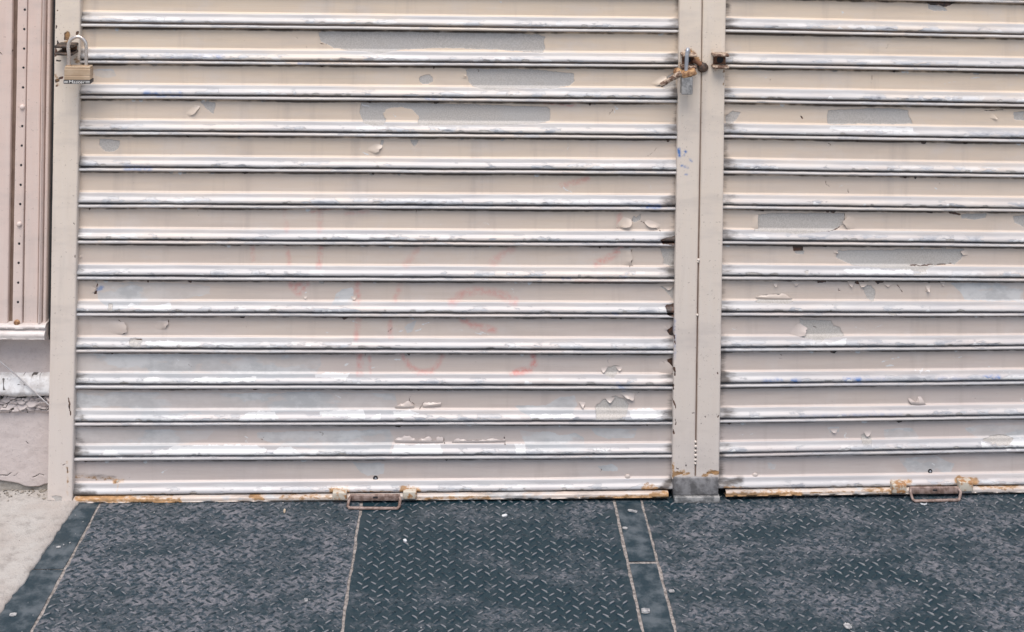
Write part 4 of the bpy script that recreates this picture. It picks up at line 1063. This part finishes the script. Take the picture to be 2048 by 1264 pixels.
upright('moulding', xe + .0016, xf, zr1, 1.32, YA + .001, .09, [], M_PANEL, pan, seed=61, rnd=.003)
# moulded bottom rail
rx1 = xw(90, 660, YA - .012)
prof = [(.001, .09), (.0, -.002), (-.0015, -.009), (-.004, -.012), (-.008, -.012), (-.0095, -.008), (-.012, -.0075), (-.0135, -.013), (-.017, -.0165), (-.022, -.017), (-.025, -.015), (-.028, -.016), (-.031, -.012), (-.032, .0), (-.032, .09)]
xs = np.linspace(xa - .75, rx1, 360)
X = np.repeat(xs[None], len(prof), 0)
Z = zr1 + np.array([p[0] for p in prof])[:, None] + .0016 * (fbm(X * 50, X * 0 + np.array([p[0] for p in prof])[:, None] * 90, 5, 3) - .5)
Y = YA + np.array([p[1] for p in prof])[:, None] + .0022 * (fbm(X * 40, Z * 60, 6, 3) - .5)
V = np.stack([X, Y, Z], -1)
cap = V[:, -1:].copy(); cap[..., 1] = .09
V = np.concatenate([V, cap], 1)
me = grid_mesh('bottom_rail', V.reshape(-1, 3), len(prof), 361, None)
me.set_sharp_from_angle(angle=math.radians(70))
link('bottom_rail', me, M_WHITE, pan)

# lower masonry with a projecting ledge and crumbling paint
YW = .042
zl = lambda v, y=YW: float(wall((45, v), y)[2])
mw = thing('masonry_base', 'crumbling painted masonry base with a white ledge, below the panelled shopfront', 'wall', (xw(45, 985, YW), YW, 0))
zs = np.linspace(-.03, zl(676) + .02, 330)
xs = np.linspace(xa - .76, JX0 + .012, 420)
X, Z = np.meshgrid(xs, zs)
zc0, zc1 = zl(788), zl(826)
crumb = np.clip(np.minimum((Z - zc1) / .008, (zc0 - Z) / .004), 0, 1)
n = fbm(X * 32, Z * 40, 12, 4)
Y = YW + .0018 * (fbm(X * 60, Z * 60, 3) - .5) + .003 * (fbm(X * 9, Z * 9, 4) - .5)
cr = np.random.default_rng(12)
pc = np.stack([cr.uniform(xs[0], xs[-1], 170), cr.uniform(zc1, zc0, 170)], 1)
DX = X[..., None] + .012 * (fbm(X * 40, Z * 40, 31)[..., None] - .5) - pc[:, 0]; DZ = (Z[..., None] + .010 * (fbm(X * 40, Z * 40, 32)[..., None] - .5) - pc[:, 1]) * 1.9
dd = np.sqrt(DX ** 2 + DZ ** 2); od = np.argsort(dd, -1)[..., :2]
d1 = np.take_along_axis(dd, od[..., :1], -1)[..., 0]; d2 = np.take_along_axis(dd, od[..., 1:2], -1)[..., 0]; ci = od[..., 0]
tilt = cr.uniform(-.45, .45, (170, 2)); lift = cr.uniform(0, .006, 170)
cell = lift[ci] + tilt[ci, 0] * np.take_along_axis(DX, od[..., :1], -1)[..., 0] + tilt[ci, 1] * np.take_along_axis(DZ, od[..., :1], -1)[..., 0]
crack = np.clip(1 - (d2 - d1) / .0022, 0, 1) * (crumb > .3)
Y = Y - crumb * (.006 + cell) + .004 * crack
zedge = zl(968) + .022 * (fbm(xs * 22, xs * 0, 9, 3) - .5) - np.clip((xs - xw(40, 985, YW)) * .25, -.02, 0.004)
foot = np.clip((zedge[None] - Z) / .004, 0, 1)
Y = Y + foot * (.005 + .008 * (fbm(X * 60, Z * 60, 8) - .5))
mk = to_plane([('chip', [(20,803),(28,796),(45,791),(70,790),(92,792)], .0012), ('chip', [(0,808),(15,811),(20,803)], .0012), ('chip', [(55,812),(56,826)], .0011), ('chip', [(0,822),(20,826),(38,824),(55,826)], .0008), ('chip', [(22,814),(28,812),(33,815),(26,818)]),
   ('chip', [(18,815),(20,830)], .0008), ('chip', [(52,883),(56,887)], .0013), ('chip', [(25,900),(22,912)], .0006), ('chip', [(0,950),(14,951),(22,945)], .0013), ('chip', [(66,955),(78,948),(88,950)], .0012), ('chip', [(28,952),(36,946)], .0010)], wall, YW)
A = wear(X, Z, mk, .0016, 3)
A['bare'] = np.where(foot > 0, (foot - .45) * 6, -8.0)
A['chip'] = np.maximum(A.get('chip', np.full(X.shape, -8.0)), np.where(crack > .3, (crack - .55) * 2.2, -8.0))
Y = Y + .0015 * np.clip(A.get('chip', np.zeros_like(X)), 0, 1)
wl = link('wall_face', grid_mesh('wall_face', np.stack([X, Y, Z], -1).reshape(-1, 3), len(zs), len(xs), A, True), M_MASON, mw)
prof = [(zl(744), .004), (zl(746), -.010), (zl(752), -.016), (zl(762), -.019), (zl(772), -.024), (zl(778), -.024), (zl(784), -.018), (zl(787), -.006), (zl(788), .004)]
xs = np.linspace(xa - .76, JX0 + .012, 480)
X = np.repeat(xs[None], len(prof), 0); Z = np.array([p[0] for p in prof])[:, None] + +.0045 * (fbm(X * 26, X * 0 + np.arange(len(prof))[:, None], 21, 4) - .5)
Y = YW + np.array([p[1] for p in prof])[:, None] + .0070 * (fbm(X * 30, Z * 45, 22, 4) - .5)
lk = to_plane([('chip', [(0,757),(14,760),(20,752)], .0011), ('chip', [(30,772),(44,768),(56,774)], .0010), ('chip', [(76,750),(80,762),(92,764)], .0010), ('chip', [(8,778),(26,776)], .0011), ('chip', [(46,750),(44,758)], .001), ('chip', [(65,750),(60,762),(50,770),(42,772)], .0010), ('chip', [(62,752),(70,752)], .0013), ('chip', [(31,750),(30,764),(25,770)], .0007), ('chip', [(62,772),(74,774),(76,768)], .0008), ('chip', [(5,768),(12,772)], .0007), ('chip', [(90,776),(94,776)], .001)], wall, YW - .018)
A = wear(X, Z, lk, .0012, 8)
Y = Y + .002 * np.clip(A.get('chip', np.zeros_like(X)), 0, 1)
A['tone'] = np.full(X.shape, .6)
k = NT('ledge_white'); nz = k.noise(60, (1, 1, 1), 4, .65)
c = k.mix(k.step(nz, .4, .65), (0.64, 0.63, 0.625), (0.48, 0.455, 0.44)); c = k.mix(k.step(k.sdf('chip'), .1, .5), c, (0.08, 0.07, 0.065))
M_LEDGE = k.out(c, .5, 0, k.bump(nz, .001, .7))
link('ledge', grid_mesh('ledge', np.stack([X, Y, Z], -1).reshape(-1, 3), len(prof), len(xs), A), M_LEDGE, mw)
rr = random.Random(5)
# rubble at the foot of the wall
bm = bmesh.new()
for i in range(420):
    u = rr.uniform(-300, 92); v = rr.gauss(978, 9) if u > 30 else rr.gauss(985, 6)
    q = floor((u, max(v, 962)), .004)
    s = rr.uniform(.0008, .0032)
    r_ = bmesh.ops.create_icosphere(bm, subdivisions=1, radius=s)
    for vv in r_['verts']:
        vv.co = Vector((vv.co.x * rr.uniform(.7, 1.5), vv.co.y, vv.co.z * .6)) + Vector((q[0], min(q[1], YW + .01), .006))
o = link('rubble', from_bm(bm, 'rubble', False), M_GRIT)
tag(o, 'small loose grit along the broken foot of the painted masonry base', 'grit', kind='stuff')

# thin wire slanting down to the jamb
wa, wb, wm = wall((-60, 672), .02), wall((100, 812), YW - .03), wall((30, 748), .016)
wire = tube('wire', [tuple(wa), (wm[0], .016, wm[2]), tuple(wb)], .0014, M_WIRE, None, 8)
tag(wire, 'thin grey wire slanting across the white ledge towards the jamb', 'wire')

# ------------------------------------------------------------------ litter on the ground
def scrap(name, uv, L, Wd, ang, H, mat, label, cat, bend=0.0, n=6):
    c = floor(uv, .002)
    rr = random.Random(int(uv[0]))
    bm = bmesh.new(); top_, bot = [], []
    for i in range(n + 1):
        s = i / n - .5
        w = Wd * (.55 + .45 * math.cos(s * 2.6)) * rr.uniform(.8, 1.2)
        off = bend * (s * s * 4 - .5)
        for sd in (-1, 1):
            x, y = s * L, sd * w / 2 + off
            X_ = c[0] + x * math.cos(ang) - y * math.sin(ang); Y_ = c[1] + x * math.sin(ang) + y * math.cos(ang)
            h = H * rr.uniform(.7, 1.3)
            top_.append(bm.verts.new((X_, Y_, .0022 + h))); bot.append(bm.verts.new((X_, Y_, .0012)))
    for i in range(n):
        a, b, c_, d = 2 * i, 2 * i + 1, 2 * i + 3, 2 * i + 2
        bm.faces.new((top_[a], top_[d], top_[c_], top_[b])); bm.faces.new((top_[a], bot[a], bot[d], top_[d])); bm.faces.new((top_[b], top_[c_], bot[c_], bot[b]))
    bm.faces.new((top_[0], top_[1], bot[1], bot[0])); bm.faces.new((top_[-2], bot[-2], bot[-1], top_[-1]))
    bmesh.ops.recalc_face_normals(bm, faces=bm.faces)
    return tag(link(name, from_bm(bm, name, False), mat, None, tuple(c)), label, cat)
scrap('paper_scrap', (1265, 1022), .020, .007, -.35, .0010, M_DULL, 'pale torn paper scrap near the shutter end of the narrow plain strip', 'paper scrap')
scrap('filter_stub', (1291, 1223), .0150, .009, 0, .003, M_DULL, 'stubby white block lying near the front of the narrow plain strip', 'stub', n=3)
scrap('paper_scrap', (569, 1022), .004, .014, .1, .0012, M_TAN, 'upright tan sliver under the left shutter bottom bar, left of its handle', 'paper scrap')
scrap('paint_chip', (1848, 1008), .014, .003, 0, .001, M_CHIP, 'white crescent shaped chip just in front of the right shutter handle', 'paint chip', .004)
scrap('paint_chip', (1009, 1031), .011, .007, .5, .001, M_CHIP, 'white wedge of paint close under the left shutter, right of its handle', 'paint chip')
scrap('paint_chip', (612, 1200), .006, .011, .2, .0008, M_DULL, 'pale flake on the front of the dusty left tread plate', 'paint chip')
scrap('paint_chip', (810, 1081), .006, .009, .3, .001, M_CHIP, 'small white drop on the dark middle of the greasy tread plate', 'paint chip')
scrap('paint_chip', (117, 1094), .009, .004, .2, .0008, M_DULL, 'white flake on the upper part of the left border strip', 'paint chip')
scrap('paint_chip', (26, 1229), .012, .008, .1, .0006, M_DULL, 'white flake low on the left border strip beside the pavement', 'paint chip')
scrap('paint_chip', (1250, 1056), .010, .006, -.2, .0008, M_DULL, 'ragged white smear at the left edge of the narrow plain strip', 'paint chip')
scrap('paint_chip', (1695, 1252), .012, .016, .2, .0008, M_DULL, 'broad grey flake at the front of the widest tread plate', 'paint chip')
scrap('paint_chip', (1343, 1182), .010, .008, .1, .001, M_DULL, 'grey flake on the right seam near the front of the narrow strip', 'paint chip')
bm = bmesh.new()
for i in range(330):
    x = RNG.uniform(-.84, 1.5); y = -abs(RNG.normal() * .22) if i % 2 else RNG.uniform(-.9, -.01)
    s = .0005 + .0010 * RNG.random() ** 2.5
    n = 5; z = .0016 if x > -.75 else .003
    ph = RNG.random() * 6
    t_ = [bm.verts.new((x + s * (.7 + .6 * RNG.random()) * math.cos(6.283 * k / n + ph), y + 1.3 * s * (.7 + .6 * RNG.random()) * math.sin(6.283 * k / n + ph), z + .0006)) for k in range(n)]
    b_ = [bm.verts.new(v.co + Vector((0, 0, -.0012))) for v in t_]
    bm.faces.new(t_)
    for k in range(n): bm.faces.new((t_[k], b_[k], b_[(k + 1) % n], t_[(k + 1) % n]))
bmesh.ops.recalc_face_normals(bm, faces=bm.faces)
tag(link('litter_specks', from_bm(bm, 'litter_specks', False), M_DULL), 'tiny white specks scattered over the tread plates', 'specks', kind='stuff')
